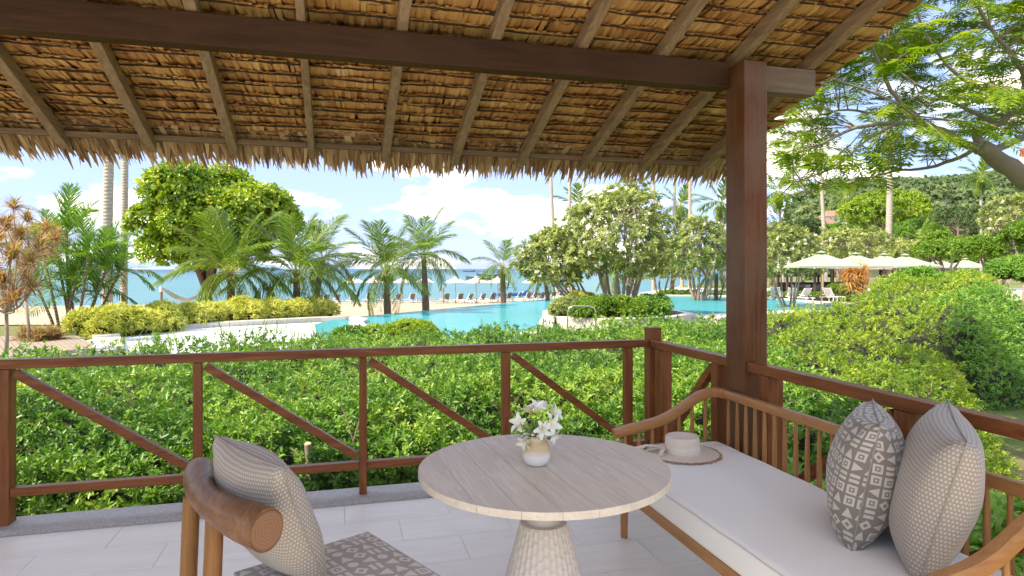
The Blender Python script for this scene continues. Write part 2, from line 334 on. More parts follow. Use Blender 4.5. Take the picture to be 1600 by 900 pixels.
# fabrics
def weave(g, sc=420, st=.25):
    v = g.coord('UV', (sc, sc, sc)); ch = g.n('ShaderNodeTexChecker'); ch.inputs['Scale'].default_value = 1; g.l(v, ch.inputs[0]); return ch.outputs[1]
g = G('mattress_fabric'); v = g.coord('Object', (1, 1, 1)); n1 = g.noise(v, 2.2, 3); w1 = g.n('ShaderNodeTexWave'); w1.inputs['Scale'].default_value = 45; w1.bands_direction = 'Y'; g.l(v, w1.inputs[0])
n2 = g.noise(g.coord('Object', (60, 500, 60)), 1.2, 2)
g.col(g.mix(g.math('MULTIPLY', n2, .35), (.82, .80, .74), (.71, .685, .63))); g.rough(.9); g.bump(n2, .15, .002); g.b.inputs['Sheen Weight'].default_value = .2; MAT['mattress'] = g.m
def motif(name, n, light, dark):
    g = G(name); c = g.n('ShaderNodeTexCoord'); v = g.n('ShaderNodeVectorMath', operation='SCALE'); v.inputs['Scale'].default_value = n; g.l(c.outputs['UV'], v.inputs[0])
    sx = g.n('ShaderNodeSeparateXYZ'); g.l(v.outputs[0], sx.inputs[0]); m = g.math
    X = m('SUBTRACT', m('FRACT', sx.outputs[0]), .5); Y = m('SUBTRACT', m('FRACT', sx.outputs[1]), .5)
    cx = g.n('ShaderNodeCombineXYZ'); g.l(m('FLOOR', sx.outputs[0]), cx.inputs[0]); g.l(m('FLOOR', sx.outputs[1]), cx.inputs[1])
    wn = g.n('ShaderNodeTexWhiteNoise', noise_dimensions='2D'); g.l(cx.outputs[0], wn.inputs[0]); r = wn.outputs['Value']
    aX = m('ABSOLUTE', X); aY = m('ABSOLUTE', Y); mxx = m('MAXIMUM', aX, aY)
    ring = m('MULTIPLY', m('LESS_THAN', mxx, .40), m('GREATER_THAN', mxx, .21)); dot = m('LESS_THAN', mxx, .09); ring = m('ADD', ring, dot)
    tri = m('MULTIPLY', m('LESS_THAN', aX, m('MULTIPLY', m('SUBTRACT', .42, Y), .52)), m('GREATER_THAN', Y, -.40))
    tri2 = m('MULTIPLY', m('LESS_THAN', aY, m('MULTIPLY', m('ADD', .42, X), .5)), m('LESS_THAN', X, .38))
    bars = m('MULTIPLY', m('LESS_THAN', aX, .38), m('MULTIPLY', m('GREATER_THAN', aY, .09), m('LESS_THAN', aY, .36)))
    circ = m('LESS_THAN', m('SQRT', m('ADD', m('MULTIPLY', X, X), m('MULTIPLY', Y, Y))), .33)
    dia = m('MULTIPLY', m('LESS_THAN', m('ADD', aX, aY), .47), m('GREATER_THAN', m('ADD', aX, aY), .2))
    def sel(val, lo, hi): return m('MULTIPLY', val, m('MULTIPLY', m('GREATER_THAN', r, lo), m('LESS_THAN', r, hi)))
    tot = m('ADD', sel(ring, -1., .22), m('ADD', sel(tri, .22, .42), m('ADD', sel(tri2, .42, .58), m('ADD', sel(bars, .58, .76), m('ADD', sel(circ, .76, .84), sel(dia, .84, 2.))))))
    fz = g.noise(g.coord('UV', (1, 1, 1)), 160, 3); tot = m('MULTIPLY', m('MINIMUM', tot, 1.), m('ADD', .72, m('MULTIPLY', fz, .4)))
    g.col(g.mix(m('MINIMUM', tot, 1.), dark, light)); g.rough(.92); g.bump(fz, .15, .002); g.b.inputs['Sheen Weight'].default_value = .2; return g.m
MAT['motif'] = motif('motif_fabric', 11, (.50, .465, .41), (.20, .17, .14))
MAT['motif_seat'] = motif('motif_seat_fabric', 8, (.66, .63, .58), (.36, .32, .28))
def dots(name, n, light, dark):
    g = G(name); m = g.math; c = g.n('ShaderNodeTexCoord'); sx = g.n('ShaderNodeSeparateXYZ'); g.l(c.outputs['UV'], sx.inputs[0])
    nz_ = g.noise(g.coord('UV', (1, 1, 1)), 9, 3)
    U = m('MULTIPLY', m('ADD', sx.outputs[0], m('MULTIPLY', nz_, .012)), n); V = m('MULTIPLY', m('ADD', sx.outputs[1], m('MULTIPLY', nz_, .02)), n*.8)
    row = m('FLOOR', V); U2 = m('ADD', U, m('MULTIPLY', row, .5)); X = m('SUBTRACT', m('FRACT', U2), .5); Y = m('SUBTRACT', m('FRACT', V), .5)
    d = m('SQRT', m('ADD', m('MULTIPLY', m('MULTIPLY', X, X), .8), m('MULTIPLY', Y, Y))); k = m('LESS_THAN', d, .27)
    fz = g.noise(g.coord('UV', (1, 1, 1)), 220, 2)
    g.col(g.mix(m('MULTIPLY', k, m('ADD', .45, m('MULTIPLY', fz, .6))), dark, light)); g.rough(.92); g.bump(fz, .15, .002); g.b.inputs['Sheen Weight'].default_value = .2; return g.m
MAT['dots'] = dots('dotted_fabric', 40, (.52, .475, .415), (.28, .24, .20))
MAT['ceramic'] = None
g = G('glazed_ceramic'); sx = g.n('ShaderNodeSeparateXYZ'); g.l(g.coord('Object'), sx.inputs[0]); nn = g.noise(g.coord('Object'), 18, 3)
f = g.math('ADD', g.math('MULTIPLY', sx.outputs[2], 10.), g.math('MULTIPLY', nn, .16))
g.col(g.ramp(f, [(.45, (.80, .77, .72)), (.66, (.62, .44, .24)), (.9, (.60, .42, .22)), (1, (.70, .56, .38))])); g.rough(.25); MAT['ceramic'] = g.m
MAT['carved'] = plain('carved_pale_wood', (.56, .51, .45), .7, 8, .10)
MAT['neck'] = plain('pale_neck', (.46, .42, .39), .6, 8, .1)
g = G('straw'); n2 = g.noise(g.coord('Object', (1, 1, 3)), 120, 3); g.col(g.mix(g.math('MULTIPLY', n2, .5), (.74, .66, .55), (.55, .46, .36))); g.rough(.85); g.bump(n2, .3, .002); MAT['straw'] = g.m
MAT['ribbon'] = plain('cream_ribbon', (.72, .67, .58), .7, 60, .05)
MAT['raffia'] = plain('brown_raffia', (.42, .24, .12), .9, 60, .3)
MAT['stem'] = plain('green_stem', (.12, .22, .06), .5)
MAT['stamen'] = plain('yellow_throat', (.75, .58, .10), .6)

def box_uv(me, s=1.0):
    uv = me.uv_layers.new(name='UVMap')
    for p in me.polygons:
        ax = max(range(3), key=lambda i: abs(p.normal[i]))
        for li in p.loop_indices:
            c = me.vertices[me.loops[li].vertex_index].co
            uv.data[li].uv = [(c.y*s, c.z*s), (c.x*s, c.z*s), (c.x*s, c.y*s)][ax]

# ================================================================== THE VERANDA
RA = YAW
# ---- floor: slab with recessed joints, tiles as pieces
def pav(name, V_mesh, mat, parent=None, kind='structure', bevel=0, smooth=False):
    o = V_mesh.build(name, mat, parent, bevel=bevel, smooth=smooth); o.rotation_euler = (0, 0, 0 if parent else RA)
    if not parent: tag(o, kind=kind)
    return o
floor = pav('floor', M().box(-4.6, 2.10, -5.5, 4.07, -.30, -.003), MAT['grout'])
tm = {}
for r in range(31):
    b1 = 4.065-r*.303; b0 = b1-.3; offs = .03+(.3 if r % 2 else 0)
    for c in range(-8, 5):
        a0 = offs+c*.603; a1 = a0+.6
        if a1 < -4.6 or a0 > 2.08: continue
        a0c, a1c = max(a0, -4.6), min(a1, 2.085)
        if a1c-a0c < .02: continue
        key = round(a1c-a0c, 3)
        if key not in tm: tm[key] = M().box(0, key, 0, .3, -.007, 0).mesh('tile')
        o = link('tile', tm[key], floor, MAT['tile']); o.location = (a0c, b0, random.uniform(-.0004, .0004))
# ---- kerbs of washed gravel with a rounded lip
def kerb(path_a, prof, name):
    m = M(); n = len(prof)
    (p0, p1) = path_a
    return m, n
m = M(); prof = [(4.075, -.5), (4.075, .012), (4.095, .024), (4.30, .024), (4.34, .015), (4.365, -.012), (4.372, -.05), (4.372, -.5)]
V = [(a, b, z) for a in (-4.7, 2.392) for b, z in prof]; n = len(prof)
m.add(V, [(i, (i+1) % n, n+(i+1) % n, n+i) for i in range(n)]+[tuple(range(n))[::-1], tuple(range(n, 2*n))])
pav('front_kerb', m, MAT['gravel'])
m = M(); prof = [(2.094, -.5), (2.094, .012), (2.114, .024), (2.32, .024), (2.36, .015), (2.386, -.012), (2.392, -.05), (2.392, -.5)]
V = [(a, b, z) for b in (-5.5, 4.073) for a, z in prof]
m.add(V, [((i+1) % n, i, n+i, n+(i+1) % n) for i in range(n)]+[tuple(range(n)), tuple(range(n, 2*n))[::-1]])
pav('side_kerb', m, MAT['gravel'])

# ---- railings
KZ = .024
def railing(name, label):
    return thing(name, label, 'railing', (0, 0, 0), RA)
rf = railing('railing', 'long red-brown timber railing with diagonal braces along the sea-facing front edge')
fb = 4.165
M().box(-4.6, 2.128, fb, fb+.068, .893, .945).build('top_rail', MAT['rail_x'], rf, bevel=.004)
posts_f = [(-2.78, .10), (-1.83, .115), (-.818, .046), (.143, .046), (1.080, .055), (1.975, .055)]
for i, (a, w) in enumerate(posts_f):
    d = .09 if w > .09 else .058
    M().box(a-w/2, a+w/2, fb+.004, fb+.004+d, KZ, .890).build('post', MAT['rail_z'], rf, bevel=.003)
for i in range(len(posts_f)-1):
    a0 = posts_f[i][0]+posts_f[i][1]/2; a1 = posts_f[i+1][0]-posts_f[i+1][1]/2
    if i < 5: M().box(a0+.001, a1-.001, fb+.008, fb+.062, .180, .228).build('bottom_rail', MAT['rail_x'], rf, bevel=.003)
    M().beam((a0+.02, fb+.034, .868), (a1-.015, fb+.034, .262), .046, .046, (0, 1, 0)).build('brace', MAT['rail_x'], rf, bevel=.003)
M().box(posts_f[-1][0]+.03, 2.126, fb+.008, fb+.062, .180, .228).build('bottom_rail', MAT['rail_x'], rf, bevel=.003)
rs = railing('railing', 'red-brown timber railing behind the daybed, running from the corner newel along the right side')
sa = 2.130
M().box(sa, sa+.07, -.6, 3.035, .893, .945).build('top_rail', MAT['rail_y'], rs, bevel=.004)
M().box(sa, sa+.07, 3.220, fb-.002, .893, .945).build('top_rail', MAT['rail_y'], rs, bevel=.004)
M().box(2.133, 2.225, fb+.002, fb+.094, KZ, 1.03).build('newel_post', MAT['rail_z'], rs, bevel=.005)
posts_s = [4.06, 3.36, 2.90, 2.05, 1.10, .15]
for b in posts_s:
    M().box(sa+.004, sa+.098, b-.035, b+.035, KZ, .890).build('post', MAT['rail_z'], rs, bevel=.003)
for (b1, b0, rev) in ((4.02, 3.4, 1), (2.86, 2.09, 0), (2.01, 1.14, 0), (1.06, .19, 0)):
    M().box(sa+.012, sa+.064, b0+.001, b1-.001, .180, .228).build('bottom_rail', MAT['rail_y'], rs, bevel=.003)
    z = (.262, .868) if rev else (.868, .262)
    if rev: p, q = (sa+.036, b1-.01, .262), (sa+.036, b0+.01, .868)
    else: p, q = (sa+.036, b0+.01, .262), (sa+.036, b1-.01, .868)
    if not rev: p, q = (sa+.036, b1-.01, .262), (sa+.036, b0+.01, .868)
    M().beam(p, q, .046, .046, (1, 0, 0)).build('brace', MAT['rail_y'], rs, bevel=.003)
# ---- big post
pp = thing('timber_column', 'thick dark red-brown square timber column carrying the roof beam at the veranda corner', 'column', ab(2.19, 3.127, 0), RA)
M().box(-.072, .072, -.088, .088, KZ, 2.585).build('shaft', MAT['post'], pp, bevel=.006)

# ---- roof
SL = .3556
def zr(b, off=0): return 2.612-(b-3.2)*SL+off            # underside of the rafters
roof = thing('thatched_roof', 'brown thatched veranda roof with exposed timber rafters and shaggy eave', 'roof', (0, 0, 0), RA)
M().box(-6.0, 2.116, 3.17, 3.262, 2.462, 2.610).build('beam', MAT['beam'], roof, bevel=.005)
o = M().box(2.2635, 2.685, 3.168, 3.262, 2.462, 2.610).build('beam_end', MAT['rafter'], roof, bevel=.005); o.data.materials.clear()
o.data.materials.append(wood('lit_beam_wood', (.30, .22, .16), (.17, .115, .08), 'x', .7))  # lighter copy of the beam wood; its ambient light is in the colour
RD = .078; dn = Vector((0, 1, -SL)).normalized(); up = dn.cross(Vector((-1, 0, 0)))
raf = [2.665-.4735*i for i in range(17)]
for i, a in enumerate(raf):
    p0 = Vector((a, .85, zr(.85))); p1 = Vector((a, 4.44, zr(4.44))); h = Vector((0, 0, RD))
    w = .026 if i not in (6,) else .02
    m = M(); V = []
    for p, cut in ((p0, 0), (p1, .02)):
        V += [p+Vector((-w, 0, 0)), p+Vector((w, 0, 0)), p+Vector((w, 0, RD))-Vector((0, cut, -cut*SL)), p+Vector((-w, 0, RD))-Vector((0, cut, -cut*SL))]
    m.add(V, [(0, 1, 2, 3)[::-1], (4, 5, 6, 7), (0, 1, 5, 4), (1, 2, 6, 5), (2, 3, 7, 6), (3, 0, 4, 7)][::1])
    m.build('rafter', MAT['rafter'], roof, bevel=.004)
zb = zr(4.37)+.050
for k in range(len(raf)-1):
    a1, a0 = raf[k]-.0265, raf[k+1]+.0265
    M().box(a0, a1, 4.345, 4.385, zb-.012, zb+.020).build('eave_batten', MAT['batten'], roof, bevel=.003)
A0, A1 = -5.6, 2.97
def strips(a, b, z, wd, ln, dz_end, skew, tint, curl, droop=None, point=0.2):
    """leaf strips running outward-down the slope from their fold"""
    n = len(a); ts = np.array([0, .12, .55, 1.0]); V = np.zeros((n, 4, 2, 3))
    for j, t in enumerate(ts):
        w = wd*(1 if t < .9 else point)*(0.92 if j == 0 else 1)
        bb = b+ln*t; zz = z-ln*t*SL+dz_end*t+(-.006 if j == 1 else 0)+curl*(t*t)
        if droop is not None: zz = zz-droop*t*t
        aa = a+skew*ln*t
        V[:, j, 0] = np.stack([aa-w/2, bb, zz], -1); V[:, j, 1] = np.stack([aa+w/2, bb, zz+rng.normal(0, .003, n)], -1)
    q = np.array([[0, 1, 3, 2], [2, 3, 5, 4], [4, 5, 7, 6]]); Fc = q[None]+(np.arange(n)*8)[:, None, None]
    return V.reshape(-1, 3), Fc.reshape(-1, 4), np.repeat(tint, 8)
step = .100; nc = 0; b = 4.34
zt0 = RD+.022
while b > .85:  # roof cut short behind the view, letting daylight and sunlit-floor bounce in
    near = b > 2.2
    a_hi = A1+rng.uniform(-.05, .06); cw = .017 if near else .07
    parts = []
    for layer in range(3 if near else 1):
        n = int((a_hi-A0)/cw*1.15); a = np.sort(rng.uniform(A0, a_hi, n)); wv = .004*np.sin(a*5.1+nc*1.7)+.004*np.sin(a*17+nc)
        ln = np.full(n, .24)+rng.normal(0, .02, n)
        big = np.clip(.5+.16*np.sin(a*3.3+nc*2.1)+.10*np.sin(a*11+nc)+rng.normal(0, .15, n), 0, 1)
        parts.append(strips(a, b+rng.normal(0, .004, n)-layer*.003, zr(b, zt0)+wv+rng.normal(0, .001, n)+layer*.004, rng.uniform(.8, 1.3, n)*cw*1.15, ln, .052+layer*.006+rng.normal(0, .002, n), rng.normal(.04, .035, n), big, rng.normal(0, .004, n)))
    V, Fc, tn = join(parts)
    o = link('thatch_course', np_mesh('thatch_course', V, Fc, tn), roof, MAT['thatch'])
    if near:      # ragged fold, stitching stick darkened as the shadow line between courses, loose fibres
        m = M(); aa = np.arange(A0, a_hi, .05)
        m.tube([(x, b+.004+.003*math.sin(x*9+nc), zr(b, zt0)-.004+.004*math.sin(x*5.1+nc*1.7)+random.uniform(-.003, .003)) for x in aa], .0062, 5)
        for _ in range(16):
            x = random.uniform(A0+.2, a_hi-.2); L_ = random.uniform(.03, .12)*random.choice((-1, 1))
            m.tube([(x, b+.01, zr(b, zt0)-.004), (x+L_*.5, b+.02, zr(b, zt0)-.014), (x+L_, b+.012+random.uniform(-.02, .03), zr(b, zt0)-.006)], .0016, 3, cap=False)
        m.build('thatch_shadow_stick', MAT['stick'], roof)
    b -= step; nc += 1
# fringe, four ragged layers
for k in range(10):
    n = 420; a = np.sort(rng.uniform(A0, A1+.02, n)); ln = rng.uniform(.27, .37, n)*(1-.022*k); ln = ln*(.92+.08*np.sin(a*4+k*2))
    V, Fc, tn = strips(a, 4.33-.006*k+rng.normal(0, .01, n), zr(4.33, zt0+.004+.009*k)*np.ones(n), rng.uniform(.014, .046, n), ln, 0, rng.normal(.10, .15, n), np.clip(rng.normal(.5, .25, n), 0, 1), 0, droop=rng.uniform(.02, .12, n), point=rng.choice([.08, .15, .35]))
    o = link('thatch_fringe', np_mesh('thatch_fringe', V, Fc, tn), roof, MAT['fringe'])
# solid sheet added above the courses to block light
m = M(); e = .15
V = [(A0, 4.36, zr(4.36, e)), (A1-.03, 4.36, zr(4.36, e)), (A1-.03, .85, zr(.85, e)), (A0, .85, zr(.85, e))]; V += [(x, y, z+.10) for x, y, z in V]
m.add(V, [(0, 1, 2, 3), (7, 6, 5, 4), (0, 4, 5, 1), (1, 5, 6, 2), (2, 6, 7, 3), (3, 7, 4, 0)]); m.build('thatch_light_block', MAT['thatch_back'], roof)

# ================================================================== FURNITURE
def pillow(name, label, corners, T, mat, parent_thing=None, n=30, c=.075, uvr=1.0, seed=0, cat='cushion', pipe=None, power=.29):
    BL, BR, TR, TL = [np.array(p, float) for p in corners]; cen = (BL+BR+TR+TL)/4
    th = parent_thing or thing(name, label, cat, cen-np.array([0, 0, .25])); base = np.array(th.location)
    U = ((BR-BL)+(TR-TL))/4; Vv = ((TL-BL)+(TR-BR))/4; N = np.cross(U, Vv); N /= np.linalg.norm(N)
    g = np.linspace(-1, 1, n+1); r2 = np.random.default_rng(seed); f = r2.uniform(0, 6, 8); V = []; uvs = []
    def pt(s, t, side):
        x = s*(1-c*(1-t*t)); y = t*(1-c*(1-s*s))
        bil = BL*(1-x)*(1-y)/4+BR*(1+x)*(1-y)/4+TR*(1+x)*(1+y)/4+TL*(1-x)*(1+y)/4
        pr = max(0., math.cos(math.pi*s/2)*math.cos(math.pi*t/2))
        h = T*pr**power
        h += .006*pr**.3*(math.sin(5*s+f[0]+3*t)+math.sin(7*t+f[1]-4*s))*(.3+abs(s*t))
        rr = math.hypot(abs(s)-1, abs(t)-1); h *= 1-.25*math.exp(-(rr/.35)**2)*(1+.5*math.sin(10*math.atan2(1-abs(t)+1e-6, 1-abs(s)+1e-6)))
        return bil+N*side*max(h, 0 if pr > 0 else 0)
    W2, H2 = np.linalg.norm(U)*2, np.linalg.norm(Vv)*2
    idx = {}
    for side in (1, -1):
        for i, s in enumerate(g):
            for j, t in enumerate(g):
                edge = i in (0, n) or j in (0, n)
                if side == -1 and edge: idx[(-1, i, j)] = idx[(1, i, j)]; continue
                idx[(side, i, j)] = len(V); V.append(pt(s, t, side)-base); uvs.append((s*W2/2*uvr/.45+.5+(.37 if side < 0 else 0), t*H2/2*uvr/.45+.5))
    Vn = np.array(V); uvs = [None]*len(V)
    uvside = {}
    for side in (-1, 1):
        G_ = np.array([[Vn[idx[(side, i, j)]] for j in range(n+1)] for i in range(n+1)])
        du = np.concatenate([np.zeros((1, n+1)), np.cumsum(np.linalg.norm(np.diff(G_, axis=0), axis=2), 0)], 0); dv = np.concatenate([np.zeros((n+1, 1)), np.cumsum(np.linalg.norm(np.diff(G_, axis=1), axis=2), 1)], 1)
        du -= du[n//2]; dv -= dv[:, n//2:n//2+1]
        for i in range(n+1):
            for j in range(n+1): uvside[(side, idx[(side, i, j)])] = (du[i, j]/.45*uvr+(.5 if side > 0 else .93), dv[i, j]/.45*uvr+(.5 if side > 0 else 1.17))
    Fc = []
    for i in range(n):
        for j in range(n):
            a, b_, c_, d = [(1, i, j), (1, i+1, j), (1, i+1, j+1), (1, i, j+1)]
            Fc.append([idx[a], idx[b_], idx[c_], idx[d]])
            Fc.append([idx[(-1, *q[1:])] for q in (d, c_, b_, a)])
    me = bpy.data.meshes.new('cover'); me.from_pydata([tuple(p) for p in V], [], Fc); uv = me.uv_layers.new(name='UVMap')
    for pi, p_ in enumerate(me.polygons):
        for li in p_.loop_indices: uv.data[li].uv = uvside[(1 if pi % 2 == 0 else -1, me.loops[li].vertex_index)]
    me.polygons.foreach_set('use_smooth', [True]*len(me.polygons)); me.update()
    link('cover', me, th, mat)
    ring = [(s, -1.) for s in g]+[(1., t) for t in g[1:]]+[(s, 1.) for s in g[::-1][1:]]+[(-1., t) for t in g[::-1][1:]]
    m = M(); m.tube([pt(s, t, 1)*1.0-base for s, t in ring], .0028, 5, cap=False); m.build('piping', pipe or mat, th, smooth=True, split=0)
    return th
MAT['pipe_pale'] = plain('pale_piping', (.58, .56, .53), .9)
MAT['pipe'] = plain('piping_cloth', (.30, .27, .235), .9)

# ---- daybed
bed = thing('daybed', 'teak daybed with spindle back, scrolled arms and long pale mattress', 'daybed', (0, 0, 0), RA)
BF, BB, B0, B1 = 1.35, 2.055, 1.40, 3.22
m = M(); x0, x1, y0, y1, z0, z1 = BF, BB-.004, B0+.02, B1-.03, .372, .490
# mattress with softly rounded edges and a crowned top
n1, n2 = 14, 30; V = []; Fc = []
def mat_pt(u, v, s):
    x = x0+(x1-x0)*u; y = y0+(y1-y0)*v; e = min(u*(x1-x0), (1-u)*(x1-x0), v*(y1-y0), (1-v)*(y1-y0)); r = .028
    d = 0 if e > r else r-math.sqrt(max(0, r*r-(r-e)**2)); return x, y, d
us = np.array([0, .006, .015, .028, .042]+list(np.linspace(.1, .9, 9))+[.958, .972, .985, .994, 1]); vs = np.array([0, .003, .007, .012, .018]+list(np.linspace(.05, .95, 24))+[.982, .988, .993, .997, 1])
for s in (1, -1):
    for u in us:
        for v_ in vs:
            x, y, d = mat_pt(u, v_, s); crown = .010*math.sin(math.pi*u)*min(1, 8*min(v_, 1-v_))+.0015*math.sin(v_*37+u*5)
            V.append((x, y, (z1-d+crown) if s > 0 else (z0+d*.5)))
nu, nv = len(us), len(vs)
for i in range(nu-1):
    for j in range(nv-1):
        a = i*nv+j; Fc.append((a, a+nv, a+nv+1, a+1)); a += nu*nv; Fc.append((a, a+1, a+nv+1, a+nv))
per = [(0, j) for j in range(nv)]+[(i, nv-1) for i in range(1, nu)]+[(nu-1, j) for j in range(nv-2, -1, -1)]+[(i, 0) for i in range(nu-2, 0, -1)]
for k in range(len(per)):
    a = per[k][0]*nv+per[k][1]; b_ = per[(k+1) % len(per)][0]*nv+per[(k+1) % len(per)][1]; Fc.append((a, b_, b_+nu*nv, a+nu*nv))
o = M().add(V, Fc).build('mattress', MAT['mattress'], bed, smooth=True, split=70)
m = M(); m.tube([(x0+.004, y, z1-.012+.001*math.sin(y*20)) for y in np.linspace(y0+.03, y1-.03, 40)], .0032, 6); m.build('mattress_piping', MAT['pipe_pale'], bed, smooth=True)
M().box(BF+.010, BF+.045, B0+.03, B1-.05, .318, .370).build('front_apron', MAT['teak_y'], bed, bevel=.004)
M().box(BB-.035, BB-.002, B0+.03, B1-.05, .318, .370).build('back_apron', MAT['teak_y'], bed, bevel=.004)
M().box(BF+.046, BB-.036, B0+.03, B0+.065, .318, .369).build('end_apron', MAT['teak_x'], bed, bevel=.004)
M().box(BF+.046, BB-.036, B1-.085, B1-.05, .318, .369).build('end_apron', MAT['teak_x'], bed, bevel=.004)
for a in (1.485, 2.02):
    for b_ in (B0+.06, B1-.02 if a < 1.6 else B1-.08):
        M().tube([(a, b_, 0), (a, b_, .34)], [.019, .023], 16).build('leg', MAT['teak_z'], bed, smooth=True)
# back rail + sweeping arm at both ends: an even, flattened section
ZB = .776
def sweep(pts, w, h, name, mat):
    m = M(); pts = [Vector(p) for p in pts]; V = []; n = 10
    for i, p in enumerate(pts):
        d = (pts[min(i+1, len(pts)-1)]-pts[max(i-1, 0)]).normalized(); sx = d.cross(Vector((0, 0, 1))).normalized(); uz = sx.cross(d)
        for (i_, j_) in ((-1, -.6), (-.75, -1), (.75, -1), (1, -.6), (1, .6), (.75, 1), (-.75, 1), (-1, .6)):
            V.append(p+sx*i_*w/2+uz*j_*h/2)
    n = 8; Fc = [(i*n+k, i*n+(k+1) % n, (i+1)*n+(k+1) % n, (i+1)*n+k) for i in range(len(pts)-1) for k in range(n)]+[tuple(range(n))[::-1], tuple((len(pts)-1)*n+k for k in range(n))]
    m.add(V, Fc); return m.build(name, mat, bed, smooth=True, split=50)
sweep([(2.075, b_, ZB-.022) for b_ in np.linspace(B0+.07, B1-.07, 12)], .040, .044, 'back_rail', MAT['teak_y'])
def armz(u):      # u = 0 at the back corner, 1 at the tip
    return [(0, ZB-.022), (.10, ZB-.024), (.22, ZB-.045), (.34, ZB-.092), (.46, ZB-.140), (.60, ZB-.172), (.75, ZB-.186), (.88, ZB-.198), (1, ZB-.212)][u]
au = [(0, 0), (.10, -.002), (.22, -.023), (.34, -.070), (.46, -.118), (.60, -.150), (.75, -.166), (.88, -.180), (1, -.198)]
def arm(bb, sgn):
    pts = [(2.075, bb-sgn*.072, ZB-.022), (2.070, bb-sgn*.035, ZB-.022), (2.050, bb-sgn*.008, ZB-.022)]
    us_ = np.linspace(.07, 1, 22); zz = np.interp(us_, [a for a, _ in au], [z for _, z in au])
    for _ in range(2): zz[1:-1] = (zz[:-2]+zz[1:-1]*2+zz[2:])/4
    pts += [(2.075-.64*u, bb, ZB-.022+z) for u, z in zip(us_, zz)]
    sweep(pts, .046, .050, 'arm', MAT['teak_x'])
    return lambda a: ZB-.022+float(np.interp((2.075-a)/.64, us_, zz))
ar1 = arm(B1, 1); ar0 = arm(B0, -1)
def spindle(a, b_, z0, z1, d=0):
    m = M(); zz = np.linspace(z0, z1, 9); rr = [.0075+.0048*math.sin(math.pi*(i/8)**.8) for i in range(9)]
    m.tube([(a, b_, z) for z in zz], rr, 10); m.build('spindle', MAT['teak_z'], bed, smooth=True)
nsp = 22
for i in range(nsp):
    b_ = B1-.10-(B1-B0-.2)*i/(nsp-1); spindle(2.075, b_, .345, ZB-.035)
for bb, fn in ((B1, ar1), (B0, ar0)):
    for a in np.linspace(1.50, 1.99, 7): spindle(a, bb, .345, fn(a)-.018)
    M().box(BF+.046, BB-.0355, bb-.02 if bb == B1 else bb-.012, bb+.012 if bb == B1 else bb+.02, .318, .366).build('end_rail', MAT['teak_x'], bed, bevel=.003)

pillow('cushion', 'plump cushion with brown and cream geometric motifs standing on the daybed', [(1.142, 2.17, .485), (1.36, 2.56, .485), (1.385, 2.47, .95), (1.195, 2.085, .945)], .120, MAT['motif'], seed=3, c=.045, pipe=MAT['pipe'])
pillow('cushion', 'larger grey-brown dotted cushion at the right, leaning beside the motif cushion on the daybed', [(1.235, 1.955, .485), (1.50, 2.42, .49), (1.545, 2.28, .985), (1.275, 1.80, .965)], .116, MAT['dots'], seed=5, c=.045, uvr=1.0, pipe=MAT['pipe'])

# ---- straw hat
hp = ab(1.700, 2.965, .500)
hat = thing('straw_hat', 'cream straw boater hat with ribbon and frayed brown brim lying on the daybed', 'hat', hp, 0)
M().lathe([(.088, .006), (.13, .005), (.185, .003), (.1855, .006), (.13, .010), (.090, .013)], n=64, cap=False).build('brim', MAT['straw'], hat, smooth=True)
M().lathe([(.091, .008), (.088, .03), (.086, .075), (.084, .088), (.078, .094), (.070, .092), (.060, .088), (.0, .087)], n=64, cap=False).build('crown', MAT['straw'], hat, smooth=True, split=75)
M().lathe([(.0915, .012), (.0925, .014), (.0895, .044), (.087, .045)], n=64, cap=False).build('ribbon_band', MAT['ribbon'], hat, smooth=True)
m = M()
for i in range(420):
    t = i/420*6.2832+random.uniform(-.01, .01); r0 = .182; r1 = r0+random.uniform(.006, .016); z = random.uniform(-.002, .008)
    p = Vector((math.cos(t)*r0, math.sin(t)*r0, .0045)); q = Vector((math.cos(t+random.uniform(-.06, .06))*r1, math.sin(t+random.uniform(-.06, .06))*r1, z))
    m.tube([p, (p+q)/2+Vector((0, 0, .003)), q], [.0022, .002, .001], 3, cap=False)
o = m.build('frayed_edge', MAT['raffia'], hat); o['kind'] = 'stuff'
def ribbon(pts, w, name, par, mat, tw=0):
    m = M(); V = []; pts = [Vector(p) for p in pts]
    for i, p in enumerate(pts):
        d = (pts[min(i+1, len(pts)-1)]-pts[max(i-1, 0)]).normalized(); sx = d.cross(Vector((0, 0, 1))).normalized(); sx = (Matrix.Rotation(tw*i/len(pts), 3, d) @ sx)
        for s, hh in ((-1, 0), (1, 0), (1, .0012), (-1, .0012)): V.append(p+sx*s*w/2+Vector((0, 0, hh)))
    Fc = [(i*4+k, i*4+(k+1) % 4, i*4+4+(k+1) % 4, i*4+4+k) for i in range(len(pts)-1) for k in range(4)]+[(3, 2, 1, 0), tuple(len(pts)*4-4+k for k in range(4))]
    m.add(V, Fc); return m.build(name, mat, par, smooth=True, split=60)
ribbon([(-.085, -.03, .03), (-.11, -.045, .035), (-.125, -.06, .015), (-.13, -.075, .010)], .03, 'ribbon_tail', hat, MAT['ribbon'], .8)
ribbon([(-.085, -.02, .034), (-.12, 0, .032), (-.16, .01, .020), (-.20, .0, .012), (-.235, -.01, .006), (-.265, .0, .012)], .03, 'ribbon_tail', hat, MAT['ribbon'], .5)
ribbon([(-.085, .0, .034), (-.13, .03, .034), (-.18, .05, .028), (-.23, .05, .014), (-.27, .06, .016), (-.29, .07, .024)], .026, 'ribbon_tail', hat, MAT['ribbon'], -.6)
ribbon([(-.088, -.03, .022), (-.105, -.04, .045), (-.10, -.01, .05), (-.086, -.015, .03)], .02, 'bow_loop', hat, MAT['ribbon'], .3)

